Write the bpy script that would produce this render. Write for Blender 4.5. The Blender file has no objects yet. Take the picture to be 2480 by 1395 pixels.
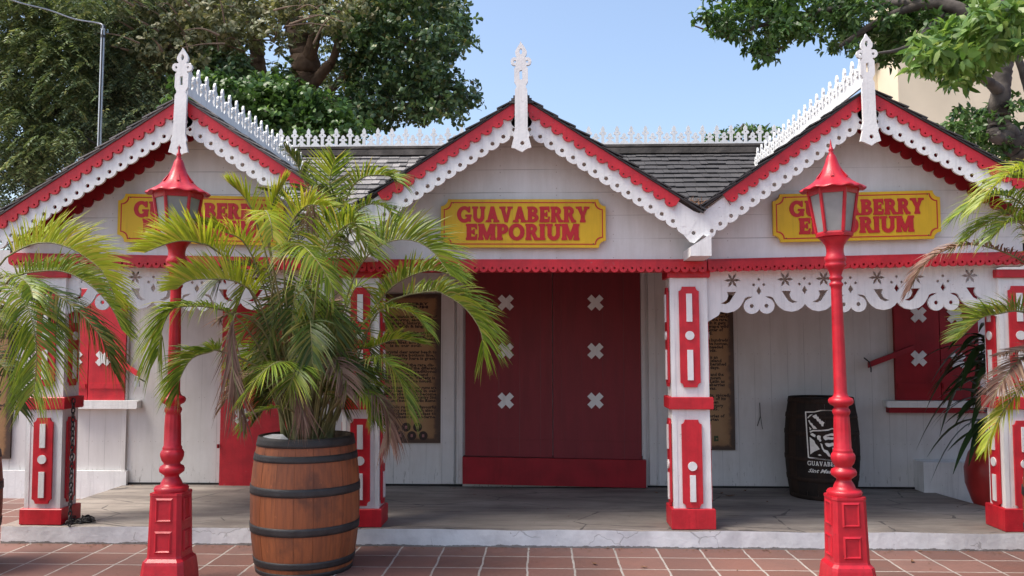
import bpy, math, random
import numpy as np
from mathutils import Vector, Matrix, Euler
from mathutils.geometry import tessellate_polygon
random.seed(7); rng = np.random.default_rng(7)
R = math.radians; PI = math.pi
scene = bpy.context.scene
C = scene.collection

# ------------------------------------------------------------------ camera
F = 2050.0; CX = 1240.0; CY = 697.5; EYE = 1.6
TH = math.atan(138.5 / F); PS = math.atan(70.0 * math.cos(TH) / F)
cam = bpy.data.objects.new('camera', bpy.data.cameras.new('camera')); C.objects.link(cam)
cam.location = (0, 0, EYE); cam.rotation_euler = (PI / 2 + TH, 0, PS)
cam.data.sensor_width = 36; cam.data.lens = 36 * F / 2480; cam.data.clip_end = 2000
scene.camera = cam
RM = Euler(cam.rotation_euler).to_matrix()

def P(px, py, Y):
    "the point at depth Y of the place that the photograph shows at a pixel"
    d = RM @ Vector(((px - CX) / F, -(py - CY) / F, -1.0))
    t = Y / d.y
    return Vector((d.x * t, Y, EYE + d.z * t))
def PX(px, py, Y): return P(px, py, Y).x
def PZ(px, py, Y): return P(px, py, Y).z

# ------------------------------------------------------------------ light
SUN_EL, SUN_AZ = 60, -108
world = bpy.data.worlds.new('World'); scene.world = world; world.use_nodes = True
wn = world.node_tree; wn.nodes.clear()
sky = wn.nodes.new('ShaderNodeTexSky'); sky.sky_type = 'NISHITA'; sky.sun_disc = False
sky.sun_elevation = R(SUN_EL); sky.sun_rotation = R(SUN_AZ)
sky.air_density = 1.0; sky.dust_density = 3.2; sky.ozone_density = 1.0
bg = wn.nodes.new('ShaderNodeBackground'); bg.inputs[1].default_value = 0.14
wo = wn.nodes.new('ShaderNodeOutputWorld')
wn.links.new(sky.outputs[0], bg.inputs[0]); wn.links.new(bg.outputs[0], wo.inputs[0])
sl = bpy.data.lights.new('sun', 'SUN'); sl.energy = 2.4; sl.angle = R(26); sl.color = (1.0, .935, .83)
so = bpy.data.objects.new('sun', sl); C.objects.link(so)
az = R(SUN_AZ); el = R(SUN_EL)
sdir = Vector((math.sin(az) * math.cos(el), math.cos(az) * math.cos(el), math.sin(el)))
so.rotation_euler = (-sdir).to_track_quat('-Z', 'Y').to_euler(); so.location = (0, -5, 12)
scene.view_settings.view_transform = 'Standard'; scene.view_settings.look = 'None'
scene.view_settings.exposure = 1.0; scene.view_settings.gamma = 1.0

# ------------------------------------------------------------------ materials
M = {}
def nodes(m): return m.node_tree.nodes, m.node_tree.links
def mathn(n, l, op, a, b=None, c=None):
    x = n.new('ShaderNodeMath'); x.operation = op
    for i, v in enumerate((a, b, c)):
        if v is None: continue
        if isinstance(v, (int, float)): x.inputs[i].default_value = v
        else: l.new(v, x.inputs[i])
    return x.outputs[0]
def mix(n, l, fac, a, b, mode='MIX'):
    x = n.new('ShaderNodeMix'); x.data_type = 'RGBA'; x.blend_type = mode
    if isinstance(fac, (int, float)): x.inputs[0].default_value = fac
    else: l.new(fac, x.inputs[0])
    for i, v in ((6, a), (7, b)):
        if isinstance(v, tuple): x.inputs[i].default_value = (*v, 1) if len(v) == 3 else v
        else: l.new(v, x.inputs[i])
    return x.outputs[2]
def noise(n, l, vec, scale, detail=4, rough=.5, dist=0):
    t = n.new('ShaderNodeTexNoise'); t.inputs['Scale'].default_value = scale; t.inputs['Detail'].default_value = detail
    t.inputs['Roughness'].default_value = rough; t.inputs['Distortion'].default_value = dist
    l.new(vec, t.inputs['Vector']); return t.outputs[0]
def mapv(n, l, vec, scale):
    mp = n.new('ShaderNodeMapping'); mp.inputs['Scale'].default_value = scale; l.new(vec, mp.inputs['Vector']); return mp.outputs[0]
def ramp(n, l, fac, stops):
    r = n.new('ShaderNodeValToRGB'); e = r.color_ramp.elements
    while len(e) < len(stops): e.new(.5)
    for i, (p, c) in enumerate(stops):
        e[i].position = p; e[i].color = (*c, 1) if len(c) == 3 else c
    l.new(fac, r.inputs[0]); return r.outputs[0]

def mat(name, col, rough=.6, var=.12, vscale=6, bump=.1, bscale=40, spec=.4, coat=0, metal=0):
    "paint or stone: base colour with blotches of dirt and a fine bump"
    m = bpy.data.materials.new(name); m.use_nodes = True; n = m.node_tree.nodes; l = m.node_tree.links
    chips = {'red_paint': (.30, .16, .15), 'lamp_red': (.10, .012, .014), 'white_paint': (.36, .33, .29), 'shaded_dark_red': (.12, .03, .03), 'sign_yellow': (.42, .24, .03), 'black_iron': (.12, .06, .035)}.get(name)
    b = n['Principled BSDF']; b.inputs['Roughness'].default_value = rough
    b.inputs['Specular IOR Level'].default_value = spec; b.inputs['Metallic'].default_value = metal
    b.inputs['Coat Weight'].default_value = coat
    g = n.new('ShaderNodeNewGeometry')
    t = n.new('ShaderNodeTexNoise'); t.inputs['Scale'].default_value = vscale; t.inputs['Detail'].default_value = 6
    l.new(g.outputs['Position'], t.inputs['Vector'])
    r = n.new('ShaderNodeValToRGB')
    r.color_ramp.elements[0].position = .3; r.color_ramp.elements[1].position = .7
    r.color_ramp.elements[0].color = (*[c * (1 - var) for c in col], 1); r.color_ramp.elements[1].color = (*[min(1, c * (1 + var * .5)) for c in col], 1)
    l.new(t.outputs[0], r.inputs[0]); l.new(r.outputs[0], b.inputs['Base Color'])
    if chips:
        w = noise(n, l, g.outputs['Position'], 30, 8, .72); w2 = noise(n, l, g.outputs['Position'], 2.5, 3)
        k = mathn(n, l, 'GREATER_THAN', mathn(n, l, 'ADD', w, mathn(n, l, 'MULTIPLY', w2, .22)), .785)
        streak = ramp(n, l, noise(n, l, mapv(n, l, g.outputs['Position'], (22, 22, 1.6)), 1.5, 6, .6), [(.5, (0, 0, 0)), (.75, (.5, .5, .5))])
        cc = mix(n, l, streak, r.outputs[0], tuple(c * .62 for c in col))
        l.new(mix(n, l, mathn(n, l, 'MULTIPLY', k, .75), cc, chips), b.inputs['Base Color'])
    t2 = n.new('ShaderNodeTexNoise'); t2.inputs['Scale'].default_value = bscale; t2.inputs['Detail'].default_value = 4
    l.new(g.outputs['Position'], t2.inputs['Vector'])
    bp = n.new('ShaderNodeBump'); bp.inputs['Strength'].default_value = bump; bp.inputs['Distance'].default_value = .01
    l.new(t2.outputs[0], bp.inputs['Height']); l.new(bp.outputs[0], b.inputs['Normal'])
    M[name] = m; return m
mat('white_paint', (.75, .75, .74), .5, .10, 5, .2, 60)
mat('red_paint', (.54, .016, .028), .42, .22, 9, .15, 50, .45)
mat('lamp_red', (.45, .011, .024), .40, .2, 14, .2, 30, .4, .08)
mat('shaded_dark_red', (.29, .009, .016), .55, .25, 5, .1, 40, .3)  # dark red with porch and eave shade put into the colour
mat('sign_yellow', (.70, .43, .012), .5, .16, 3, .05, 60)
mat('sign_red', (.50, .015, .02), .5, .1, 8, .03, 60)
mat('black_iron', (.03, .028, .028), .55, .4, 12, .3, 50, .5)
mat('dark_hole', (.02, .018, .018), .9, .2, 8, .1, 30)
mat('glass_frosted', (.25, .26, .255), .35, .18, 10, .03, 30, .5)
mat('soil', (.05, .035, .025), .95, .5, 30, .8, 30)
mat('bark', (.19, .135, .10), .9, .45, 7, 1.0, 18, .2)
mat('bark_grey', (.105, .092, .082), .9, .6, 4, 1.0, 14, .2)
mat('cream_wall', (.74, .64, .47), .8, .16, .6, .1, 10)
mat('green_glass', (.10, .19, .16), .25, .3, 2, .02, 10)
mat('galvanised', (.46, .48, .50), .4, .15, 10, .05, 40, .5, 0, .6)
mat('cream_print', (.78, .75, .68), .7, .15, 30, .02, 40)
mat('ink', (.035, .02, .016), .7, .2, 30, .02, 40)
mat('pink_print', (.36, .16, .15), .7, .1, 20, .02, 40)
mat('pot_red', (.34, .022, .020), .35, .25, 6, .1, 20, .5)
mat('cane', (.20, .19, .08), .6, .5, 12, .3, 40)
mat('dry_leaf', (.19, .10, .055), .8, .4, 30, .2, 60)
mat('plastic_sheet', (.55, .57, .60), .3, .2, 20, .4, 30)

def plank_mat(name, axis, step, col, groove=.5, low=None, stain=.25):
    "painted boards: grooves between the boards, drips and grime"
    m = bpy.data.materials.new(name); m.use_nodes = True; n, l = nodes(m); b = n['Principled BSDF']; b.inputs['Roughness'].default_value = .6
    g = n.new('ShaderNodeNewGeometry'); sx = n.new('ShaderNodeSeparateXYZ'); l.new(g.outputs['Position'], sx.inputs[0])
    w = noise(n, l, g.outputs['Position'], 1.2, 2)
    co = mathn(n, l, 'ADD', sx.outputs[axis], mathn(n, l, 'MULTIPLY', w, .012))
    fr = mathn(n, l, 'FRACT', mathn(n, l, 'DIVIDE', co, step))
    d = mathn(n, l, 'ABSOLUTE', mathn(n, l, 'SUBTRACT', fr, .5))
    line = mathn(n, l, 'GREATER_THAN', d, .5 - .006 / step * .5)
    # only parts of the joints have opened
    op = ramp(n, l, noise(n, l, mapv(n, l, g.outputs['Position'], (1, 1, .6) if axis == 0 else (.6, 1, 1)), 2.2, 3), [(.42, (0, 0, 0)), (.62, (1, 1, 1))])
    gl = mathn(n, l, 'MULTIPLY', mathn(n, l, 'MULTIPLY', line, groove), mathn(n, l, 'ADD', mathn(n, l, 'MULTIPLY', op, .85), .15))
    st = ramp(n, l, noise(n, l, mapv(n, l, g.outputs['Position'], (5, 5, .7)), 2.0, 7, .65), [(.38, (0, 0, 0)), (.72, (1, 1, 1))])
    c = mix(n, l, mathn(n, l, 'MULTIPLY', st, stain), col, (col[0] * .72, col[1] * .70, col[2] * .66))
    if low is not None:      # rot and scuffs near the bottom of the boards
        hh = mathn(n, l, 'SUBTRACT', low + .28, sx.outputs[2]); hh = mathn(n, l, 'MULTIPLY', hh, 3.4)
        sc = noise(n, l, mapv(n, l, g.outputs['Position'], (14, 14, 2.5)), 2.5, 6, .7)
        k = mathn(n, l, 'MULTIPLY', mathn(n, l, 'MAXIMUM', hh, 0), mathn(n, l, 'GREATER_THAN', sc, .60))
        c = mix(n, l, mathn(n, l, 'MINIMUM', mathn(n, l, 'MULTIPLY', k, .8), .7), c, (.16, .14, .12))
    c = mix(n, l, gl, c, (.09, .085, .085))
    if name != 'door_boards':      # nail heads beside the joints
        ax, bx = (0, 2) if axis == 0 else (2, 0)
        def cell(o, st, of): return mathn(n, l, 'MULTIPLY', mathn(n, l, 'SUBTRACT', mathn(n, l, 'FRACT', mathn(n, l, 'DIVIDE', mathn(n, l, 'ADD', sx.outputs[o], of), st)), .5), st)
        u = mathn(n, l, 'SUBTRACT', mathn(n, l, 'ABSOLUTE', cell(ax, step, 0)), step * .5 - .028); v = cell(bx, .46, .1)
        dd = mathn(n, l, 'ADD', mathn(n, l, 'MULTIPLY', u, u), mathn(n, l, 'MULTIPLY', v, v))
        c = mix(n, l, mathn(n, l, 'MULTIPLY', mathn(n, l, 'LESS_THAN', dd, .0045 ** 2), .45), c, (.17, .11, .08))
        blot = ramp(n, l, noise(n, l, g.outputs['Position'], 1.3, 7, .7), [(.45, (0, 0, 0)), (.7, (1, 1, 1))])
        c = mix(n, l, mathn(n, l, 'MULTIPLY', blot, .28), c, (.36, .34, .30))
    l.new(c, b.inputs['Base Color'])
    bp = n.new('ShaderNodeBump'); bp.inputs['Strength'].default_value = .5; bp.inputs['Distance'].default_value = .006
    h = mathn(n, l, 'SUBTRACT', mathn(n, l, 'MULTIPLY', noise(n, l, mapv(n, l, g.outputs['Position'], (20, 20, 3)), 3, 5), .25), gl)
    l.new(h, bp.inputs['Height']); l.new(bp.outputs[0], b.inputs['Normal'])
    M[name] = m; return m
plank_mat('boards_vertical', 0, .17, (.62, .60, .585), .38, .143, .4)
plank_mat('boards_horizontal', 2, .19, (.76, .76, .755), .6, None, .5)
plank_mat('door_boards', 0, .215, (.20, .009, .016), .3, None, .8)

def ground_mat():
    m = bpy.data.materials.new('terracotta_tiles'); m.use_nodes = True; n, l = nodes(m); b = n['Principled BSDF']
    g = n.new('ShaderNodeNewGeometry'); sx = n.new('ShaderNodeSeparateXYZ'); l.new(g.outputs['Position'], sx.inputs[0])
    wob = mathn(n, l, 'MULTIPLY', mathn(n, l, 'SUBTRACT', noise(n, l, g.outputs['Position'], 5, 3), .5), .022)
    S = .335
    u = mathn(n, l, 'DIVIDE', mathn(n, l, 'ADD', mathn(n, l, 'ADD', sx.outputs[0], wob), .10 + 40 * S), S)
    v = mathn(n, l, 'DIVIDE', mathn(n, l, 'ADD', mathn(n, l, 'SUBTRACT', sx.outputs[1], wob), .16 + 40 * S), S)
    du = mathn(n, l, 'ABSOLUTE', mathn(n, l, 'SUBTRACT', mathn(n, l, 'FRACT', u), .5))
    dv = mathn(n, l, 'ABSOLUTE', mathn(n, l, 'SUBTRACT', mathn(n, l, 'FRACT', v), .5))
    dm = mathn(n, l, 'MAXIMUM', du, dv)
    gw = mathn(n, l, 'ADD', .479, mathn(n, l, 'MULTIPLY', mathn(n, l, 'SUBTRACT', noise(n, l, g.outputs['Position'], 9, 3), .5), .018))
    grout = mathn(n, l, 'GREATER_THAN', dm, gw)
    cu = mathn(n, l, 'FLOOR', u); cv = mathn(n, l, 'FLOOR', v)
    cb = n.new('ShaderNodeCombineXYZ'); l.new(cu, cb.inputs[0]); l.new(cv, cb.inputs[1])
    wn_ = n.new('ShaderNodeTexWhiteNoise'); l.new(cb.outputs[0], wn_.inputs['Vector'])
    tc = ramp(n, l, wn_.outputs[0], [(0, (.165, .082, .066)), (.5, (.215, .102, .08)), (1, (.26, .14, .115))])
    st = ramp(n, l, noise(n, l, g.outputs['Position'], 2.3, 8, .65), [(.35, (0, 0, 0)), (.7, (1, 1, 1))])
    tc = mix(n, l, mathn(n, l, 'MULTIPLY', st, .6), tc, (.13, .085, .075))
    sp = mathn(n, l, 'GREATER_THAN', noise(n, l, g.outputs['Position'], 38, 5, .7), .66)
    tc = mix(n, l, mathn(n, l, 'MULTIPLY', sp, .5), tc, (.33, .20, .16))
    gc = mix(n, l, noise(n, l, g.outputs['Position'], 14, 4), (.22, .195, .175), (.54, .50, .46))
    l.new(mix(n, l, grout, tc, gc), b.inputs['Base Color'])
    b.inputs['Roughness'].default_value = .62; b.inputs['Specular IOR Level'].default_value = .35
    bp = n.new('ShaderNodeBump'); bp.inputs['Strength'].default_value = .5; bp.inputs['Distance'].default_value = .006
    l.new(mathn(n, l, 'SUBTRACT', mathn(n, l, 'MULTIPLY', noise(n, l, g.outputs['Position'], 25, 5), .4), mathn(n, l, 'MULTIPLY', grout, .6)), bp.inputs['Height']); l.new(bp.outputs[0], b.inputs['Normal'])
    M['tiles'] = m
ground_mat()
def slab_mat():
    m = bpy.data.materials.new('porch_concrete'); m.use_nodes = True; n, l = nodes(m); b = n['Principled BSDF']
    g = n.new('ShaderNodeNewGeometry'); p = g.outputs['Position']
    a = ramp(n, l, noise(n, l, mapv(n, l, p, (.6, 1.6, 1)), 1.8, 8, .65, .4), [(.3, (.13, .112, .10)), (.52, (.25, .218, .19)), (.75, (.37, .33, .29))])
    wv = noise(n, l, mapv(n, l, p, (.35, 3.2, 1)), 2.2, 6, .6, .6)
    a = mix(n, l, mathn(n, l, 'MULTIPLY', ramp(n, l, wv, [(.5, (0, 0, 0)), (.62, (1, 1, 1))]), .55), a, (.12, .10, .095))
    vo = n.new('ShaderNodeTexVoronoi'); vo.feature = 'DISTANCE_TO_EDGE'; vo.inputs['Scale'].default_value = 1.1
    l.new(mapv(n, l, p, (.8, 1.7, 1)), vo.inputs['Vector'])
    cr = mathn(n, l, 'LESS_THAN', mathn(n, l, 'ADD', vo.outputs['Distance'], mathn(n, l, 'MULTIPLY', noise(n, l, p, 6, 5), .05)), .030)
    a = mix(n, l, mathn(n, l, 'MULTIPLY', cr, .75), a, (.05, .045, .045))
    l.new(a, b.inputs['Base Color']); b.inputs['Roughness'].default_value = .8
    bp = n.new('ShaderNodeBump'); bp.inputs['Strength'].default_value = .6; bp.inputs['Distance'].default_value = .01
    l.new(mathn(n, l, 'SUBTRACT', noise(n, l, p, 14, 6), cr), bp.inputs['Height']); l.new(bp.outputs[0], b.inputs['Normal'])
    M['slab'] = m
    m = bpy.data.materials.new('kerb_whitewash'); m.use_nodes = True; n, l = nodes(m); b = n['Principled BSDF']
    g = n.new('ShaderNodeNewGeometry'); p = g.outputs['Position']
    a = ramp(n, l, noise(n, l, p, 5, 8, .65), [(.3, (.52, .52, .53)), (.6, (.70, .70, .71))])
    vo = n.new('ShaderNodeTexVoronoi'); vo.feature = 'DISTANCE_TO_EDGE'; vo.inputs['Scale'].default_value = 3.2
    l.new(mapv(n, l, mix(n, l, .25, p, noise(n, l, p, 4, 4)), (1, 1, 1.4)), vo.inputs['Vector'])
    msk = mathn(n, l, 'GREATER_THAN', noise(n, l, p, 1.7, 3), .50)
    cr = mathn(n, l, 'MULTIPLY', mathn(n, l, 'LESS_THAN', vo.outputs['Distance'], .009), msk)
    a = mix(n, l, mathn(n, l, 'MULTIPLY', cr, .4), a, (.14, .13, .12))
    pt = mathn(n, l, 'GREATER_THAN', noise(n, l, p, 13, 6, .7), .69)
    a = mix(n, l, mathn(n, l, 'MULTIPLY', pt, .8), a, (.20, .19, .17))
    sx = n.new('ShaderNodeSeparateXYZ'); l.new(p, sx.inputs[0])
    lo = mathn(n, l, 'LESS_THAN', mathn(n, l, 'ADD', sx.outputs[2], mathn(n, l, 'MULTIPLY', noise(n, l, p, 9, 5, .7), -.045)), -.008)
    a = mix(n, l, mathn(n, l, 'MULTIPLY', lo, .8), a, (.10, .085, .07))
    l.new(a, b.inputs['Base Color']); b.inputs['Roughness'].default_value = .75
    bp = n.new('ShaderNodeBump'); bp.inputs['Strength'].default_value = .7; bp.inputs['Distance'].default_value = .012
    l.new(mathn(n, l, 'SUBTRACT', noise(n, l, p, 9, 6), cr), bp.inputs['Height']); l.new(bp.outputs[0], b.inputs['Normal'])
    M['kerb'] = m
slab_mat()

def island_mat(name, stops, rough=.5, transl=.35, spec=.4, vary=None):
    "leaves, shingles: one colour per separate piece"
    m = bpy.data.materials.new(name); m.use_nodes = True; n, l = nodes(m); b = n['Principled BSDF']
    g = n.new('ShaderNodeNewGeometry')
    c = ramp(n, l, g.outputs['Random Per Island'], stops)
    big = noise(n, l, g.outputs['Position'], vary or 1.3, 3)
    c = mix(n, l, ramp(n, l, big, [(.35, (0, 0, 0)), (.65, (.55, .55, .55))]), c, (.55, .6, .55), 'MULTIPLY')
    l.new(c, b.inputs['Base Color']); b.inputs['Roughness'].default_value = rough; b.inputs['Specular IOR Level'].default_value = spec
    if transl:
        t = n.new('ShaderNodeBsdfTranslucent'); l.new(mix(n, l, 1.0, c, (1.0, 1.0, .55), 'MULTIPLY'), t.inputs[0])
        ms = n.new('ShaderNodeMixShader'); ms.inputs[0].default_value = transl
        l.new(b.outputs[0], ms.inputs[1]); l.new(t.outputs[0], ms.inputs[2]); l.new(ms.outputs[0], n['Material Output'].inputs[0])
    M[name] = m
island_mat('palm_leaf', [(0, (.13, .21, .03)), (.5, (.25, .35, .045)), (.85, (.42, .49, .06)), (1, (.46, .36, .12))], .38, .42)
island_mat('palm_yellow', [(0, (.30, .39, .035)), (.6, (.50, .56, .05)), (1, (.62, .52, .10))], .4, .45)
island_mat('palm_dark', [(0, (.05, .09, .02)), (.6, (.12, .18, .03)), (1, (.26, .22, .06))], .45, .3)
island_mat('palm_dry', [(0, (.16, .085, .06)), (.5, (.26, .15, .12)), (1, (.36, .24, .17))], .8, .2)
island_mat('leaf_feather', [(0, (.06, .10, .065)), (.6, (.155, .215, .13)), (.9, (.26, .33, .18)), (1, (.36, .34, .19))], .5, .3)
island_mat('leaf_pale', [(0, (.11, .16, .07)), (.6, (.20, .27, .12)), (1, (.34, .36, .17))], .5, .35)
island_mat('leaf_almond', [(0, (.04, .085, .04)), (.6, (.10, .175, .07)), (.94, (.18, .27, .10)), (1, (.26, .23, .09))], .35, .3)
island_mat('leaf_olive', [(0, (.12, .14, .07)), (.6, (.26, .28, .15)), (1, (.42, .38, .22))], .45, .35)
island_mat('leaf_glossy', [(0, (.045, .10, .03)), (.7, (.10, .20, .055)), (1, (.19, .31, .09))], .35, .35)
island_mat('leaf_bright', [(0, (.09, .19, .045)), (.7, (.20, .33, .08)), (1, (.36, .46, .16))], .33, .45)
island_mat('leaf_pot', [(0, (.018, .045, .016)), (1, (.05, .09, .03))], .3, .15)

def shingle_mat():
    m = bpy.data.materials.new('shingles'); m.use_nodes = True; n, l = nodes(m); b = n['Principled BSDF']
    g = n.new('ShaderNodeNewGeometry'); p = g.outputs['Position']
    c = ramp(n, l, g.outputs['Random Per Island'], [(0, (.12, .115, .115)), (.5, (.20, .19, .185)), (1, (.33, .31, .30))])
    sx = n.new('ShaderNodeSeparateXYZ'); l.new(p, sx.inputs[0])
    k = mathn(n, l, 'ADD', mathn(n, l, 'MULTIPLY', sx.outputs[0], .30), mathn(n, l, 'MULTIPLY', noise(n, l, p, 1.6, 6, .65), 1.7))
    k = mathn(n, l, 'ADD', k, mathn(n, l, 'MULTIPLY', mathn(n, l, 'SUBTRACT', 3.8, sx.outputs[2]), .55))
    dk = ramp(n, l, k, [(.85, (0, 0, 0)), (1.0, (.9, .9, .9))])
    c = mix(n, l, dk, c, (.035, .034, .037))
    gr = noise(n, l, mapv(n, l, p, (60, 6, 6)), 1.5, 4)
    c = mix(n, l, mathn(n, l, 'MULTIPLY', gr, .5), c, (.05, .045, .045))
    l.new(c, b.inputs['Base Color']); b.inputs['Roughness'].default_value = .85
    bp = n.new('ShaderNodeBump'); bp.inputs['Strength'].default_value = .6; bp.inputs['Distance'].default_value = .006
    l.new(gr, bp.inputs['Height']); l.new(bp.outputs[0], b.inputs['Normal'])
    M['shingles'] = m
shingle_mat()
def barrel_mat(name, stops, stain):
    m = bpy.data.materials.new(name); m.use_nodes = True; n, l = nodes(m); b = n['Principled BSDF']
    g = n.new('ShaderNodeNewGeometry'); p = g.outputs['Position']
    c = ramp(n, l, g.outputs['Random Per Island'], stops)
    gr = noise(n, l, mapv(n, l, p, (26, 26, 1.5)), 2, 6, .6)
    c = mix(n, l, mathn(n, l, 'MULTIPLY', ramp(n, l, gr, [(.4, (0, 0, 0)), (.75, (1, 1, 1))]), .55), c, stain)
    bl = ramp(n, l, noise(n, l, mapv(n, l, p, (1, 1, .8)), 4.5, 5, .6), [(.52, (0, 0, 0)), (.68, (1, 1, 1))])
    c = mix(n, l, mathn(n, l, 'MULTIPLY', bl, .7), c, stain)
    sc = mathn(n, l, 'GREATER_THAN', noise(n, l, mapv(n, l, p, (9, 9, 5)), 3, 7, .7), .665)
    c = mix(n, l, mathn(n, l, 'MULTIPLY', sc, .35), c, tuple(min(1, x * 2.2 + .03) for x in stops[1][1]))
    l.new(c, b.inputs['Base Color']); b.inputs['Roughness'].default_value = .55
    bp = n.new('ShaderNodeBump'); bp.inputs['Strength'].default_value = .35; bp.inputs['Distance'].default_value = .006
    l.new(gr, bp.inputs['Height']); l.new(bp.outputs[0], b.inputs['Normal'])
    M[name] = m
barrel_mat('oak', [(0, (.21, .060, .020)), (.5, (.31, .092, .030)), (1, (.39, .14, .05))], (.06, .024, .015))
barrel_mat('oak_black', [(0, (.020, .015, .013)), (.5, (.030, .020, .015)), (1, (.060, .028, .017))], (.005, .005, .005))
M['oak_black'].node_tree.nodes['Principled BSDF'].inputs['Roughness'].default_value = .75
M['oak_black'].node_tree.nodes['Principled BSDF'].inputs['Specular IOR Level'].default_value = .2
def poster_mat():
    m = bpy.data.materials.new('parchment_print'); m.use_nodes = True; n, l = nodes(m); b = n['Principled BSDF']
    tc = n.new('ShaderNodeTexCoord'); g = n.new('ShaderNodeNewGeometry'); p = g.outputs['Position']
    sx = n.new('ShaderNodeSeparateXYZ'); l.new(tc.outputs['Generated'], sx.inputs[0])
    ex = mathn(n, l, 'MULTIPLY', mathn(n, l, 'SUBTRACT', .5, mathn(n, l, 'ABSOLUTE', mathn(n, l, 'SUBTRACT', sx.outputs[0], .5))), .6)
    ez = mathn(n, l, 'MULTIPLY', mathn(n, l, 'SUBTRACT', .5, mathn(n, l, 'ABSOLUTE', mathn(n, l, 'SUBTRACT', sx.outputs[2], .5))), 1.6)
    e = mathn(n, l, 'MINIMUM', ex, ez)
    e = mathn(n, l, 'ADD', e, mathn(n, l, 'MULTIPLY', mathn(n, l, 'SUBTRACT', noise(n, l, p, 13, 6, .65), .5), .075))
    c = ramp(n, l, e, [(.022, (.010, .009, .009)), (.038, (.05, .024, .012)), (.06, (.27, .145, .055)), (.13, (.38, .22, .095))])
    c = mix(n, l, mathn(n, l, 'MULTIPLY', noise(n, l, p, 4, 5), .6), c, (.16, .075, .035))
    l.new(c, b.inputs['Base Color']); b.inputs['Roughness'].default_value = .55
    M['parchment'] = m
poster_mat()

# ------------------------------------------------------------------ mesh helpers
class MB:
    def __init__(s): s.v = []; s.f = []; s.m = []; s.sm = []
    def add(s, vs, fs, m=0, smooth=False):
        o = len(s.v); s.v += [tuple(v) for v in vs]
        for f in fs: s.f.append([o + i for i in f]); s.m.append(m); s.sm.append(smooth)
    def box(s, x0, x1, y0, y1, z0, z1, m=0, bev=0):
        s.hexa([(x0, y0, z0), (x1, y0, z0), (x1, y1, z0), (x0, y1, z0), (x0, y0, z1), (x1, y0, z1), (x1, y1, z1), (x0, y1, z1)], m)
    def hexa(s, p, m=0):
        s.add(p, [(0, 3, 2, 1), (4, 5, 6, 7), (0, 1, 5, 4), (1, 2, 6, 5), (2, 3, 7, 6), (3, 0, 4, 7)], m)
    def plate(s, outer, holes, y0, y1, fr=None, m=0, edge_m=None):
        "cut board in a vertical plane: outline and holes in (u,v), thickness y0..y1"
        fr = fr or (lambda u, v: (u, v))
        loops = [outer] + list(holes)
        L = [[Vector((u, v, 0)) for u, v in lp] for lp in loops]
        tris = tessellate_polygon(L)
        flat = [fr(u, v) for lp in loops for u, v in lp]; n = len(flat)
        vs = [(a, y0, b) for a, b in flat] + [(a, y1, b) for a, b in flat]
        s.add(vs, [tuple(t) for t in tris] + [tuple(i + n for i in reversed(t)) for t in tris], m)
        o = 0
        for lp in loops:
            k = len(lp)
            s.add([vs[o + i] for i in range(k)] + [vs[n + o + i] for i in range(k)],
                  [(i, (i + 1) % k, k + (i + 1) % k, k + i) for i in range(k)], m if edge_m is None else edge_m)
            o += k
    def lathe(s, prof, n=32, c=(0, 0, 0), m=0, mod=None, smooth=True, cap=True):
        vs = []
        for z, r in prof:
            for i in range(n):
                a = 2 * PI * i / n
                rr = r * (mod(a, z) if mod else 1)
                vs.append((c[0] + rr * math.cos(a), c[1] + rr * math.sin(a), c[2] + z))
        fs = [(k * n + i, k * n + (i + 1) % n, (k + 1) * n + (i + 1) % n, (k + 1) * n + i) for k in range(len(prof) - 1) for i in range(n)]
        s.add(vs, fs, m, smooth)
        if cap:
            for k in (0, len(prof) - 1): s.add(vs[k * n:(k + 1) * n], [tuple(range(n))], m)
    def tube(s, pts, rads, n=8, m=0, smooth=True):
        pts = [Vector(p) for p in pts]; vs = []
        ref = Vector((.13, .21, .97))
        for i, p in enumerate(pts):
            t = (pts[min(i + 1, len(pts) - 1)] - pts[max(i - 1, 0)]).normalized()
            a = t.cross(ref); a = a.normalized() if a.length > 1e-3 else Vector((1, 0, 0)); b = t.cross(a)
            r = rads[i] if hasattr(rads, '__len__') else rads
            for k in range(n):
                q = 2 * PI * k / n; vs.append(p + a * (r * math.cos(q)) + b * (r * math.sin(q)))
        s.add(vs, [(i * n + k, i * n + (k + 1) % n, (i + 1) * n + (k + 1) % n, (i + 1) * n + k) for i in range(len(pts) - 1) for k in range(n)], m, smooth)
        s.add(vs[:n], [tuple(range(n))], m); s.add(vs[-n:], [tuple(range(n))], m)
    def build(s, name, mats, parent=None, loc=None):
        mats = mats if isinstance(mats, (list, tuple)) else [mats]
        me = bpy.data.meshes.new(name)
        off = Vector(loc) if loc is not None else Vector((0, 0, 0))
        base = off
        if parent is not None:
            root = parent
            while root.parent: root = root.parent
            base = Vector(root.location) if root.get('world_built', 1) else Vector((0, 0, 0)); off = Vector((0, 0, 0))
            pp = parent
        me.from_pydata([(v[0] - base.x, v[1] - base.y, v[2] - base.z) for v in s.v], [], s.f)
        for mm in mats: me.materials.append(M[mm])
        me.polygons.foreach_set('material_index', s.m); me.polygons.foreach_set('use_smooth', s.sm); me.update()
        o = bpy.data.objects.new(name, me); C.objects.link(o)
        if parent is not None: o.parent = parent
        else: o.location = off
        return o
def tag(o, label=None, cat=None, group=None, kind=None):
    for k, v in (('label', label), ('category', cat), ('group', group), ('kind', kind)):
        if v: o[k] = v
    return o
def thing(name, label, cat, loc, group=None):
    o = bpy.data.objects.new(name, None); C.objects.link(o); o.location = loc; o.empty_display_size = .1
    return tag(o, label, cat, group)
def circ(u, v, r, n=12, ry=None): return [(u + r * math.cos(2 * PI * i / n), v + (ry or r) * math.sin(2 * PI * i / n)) for i in range(n)]
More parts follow.
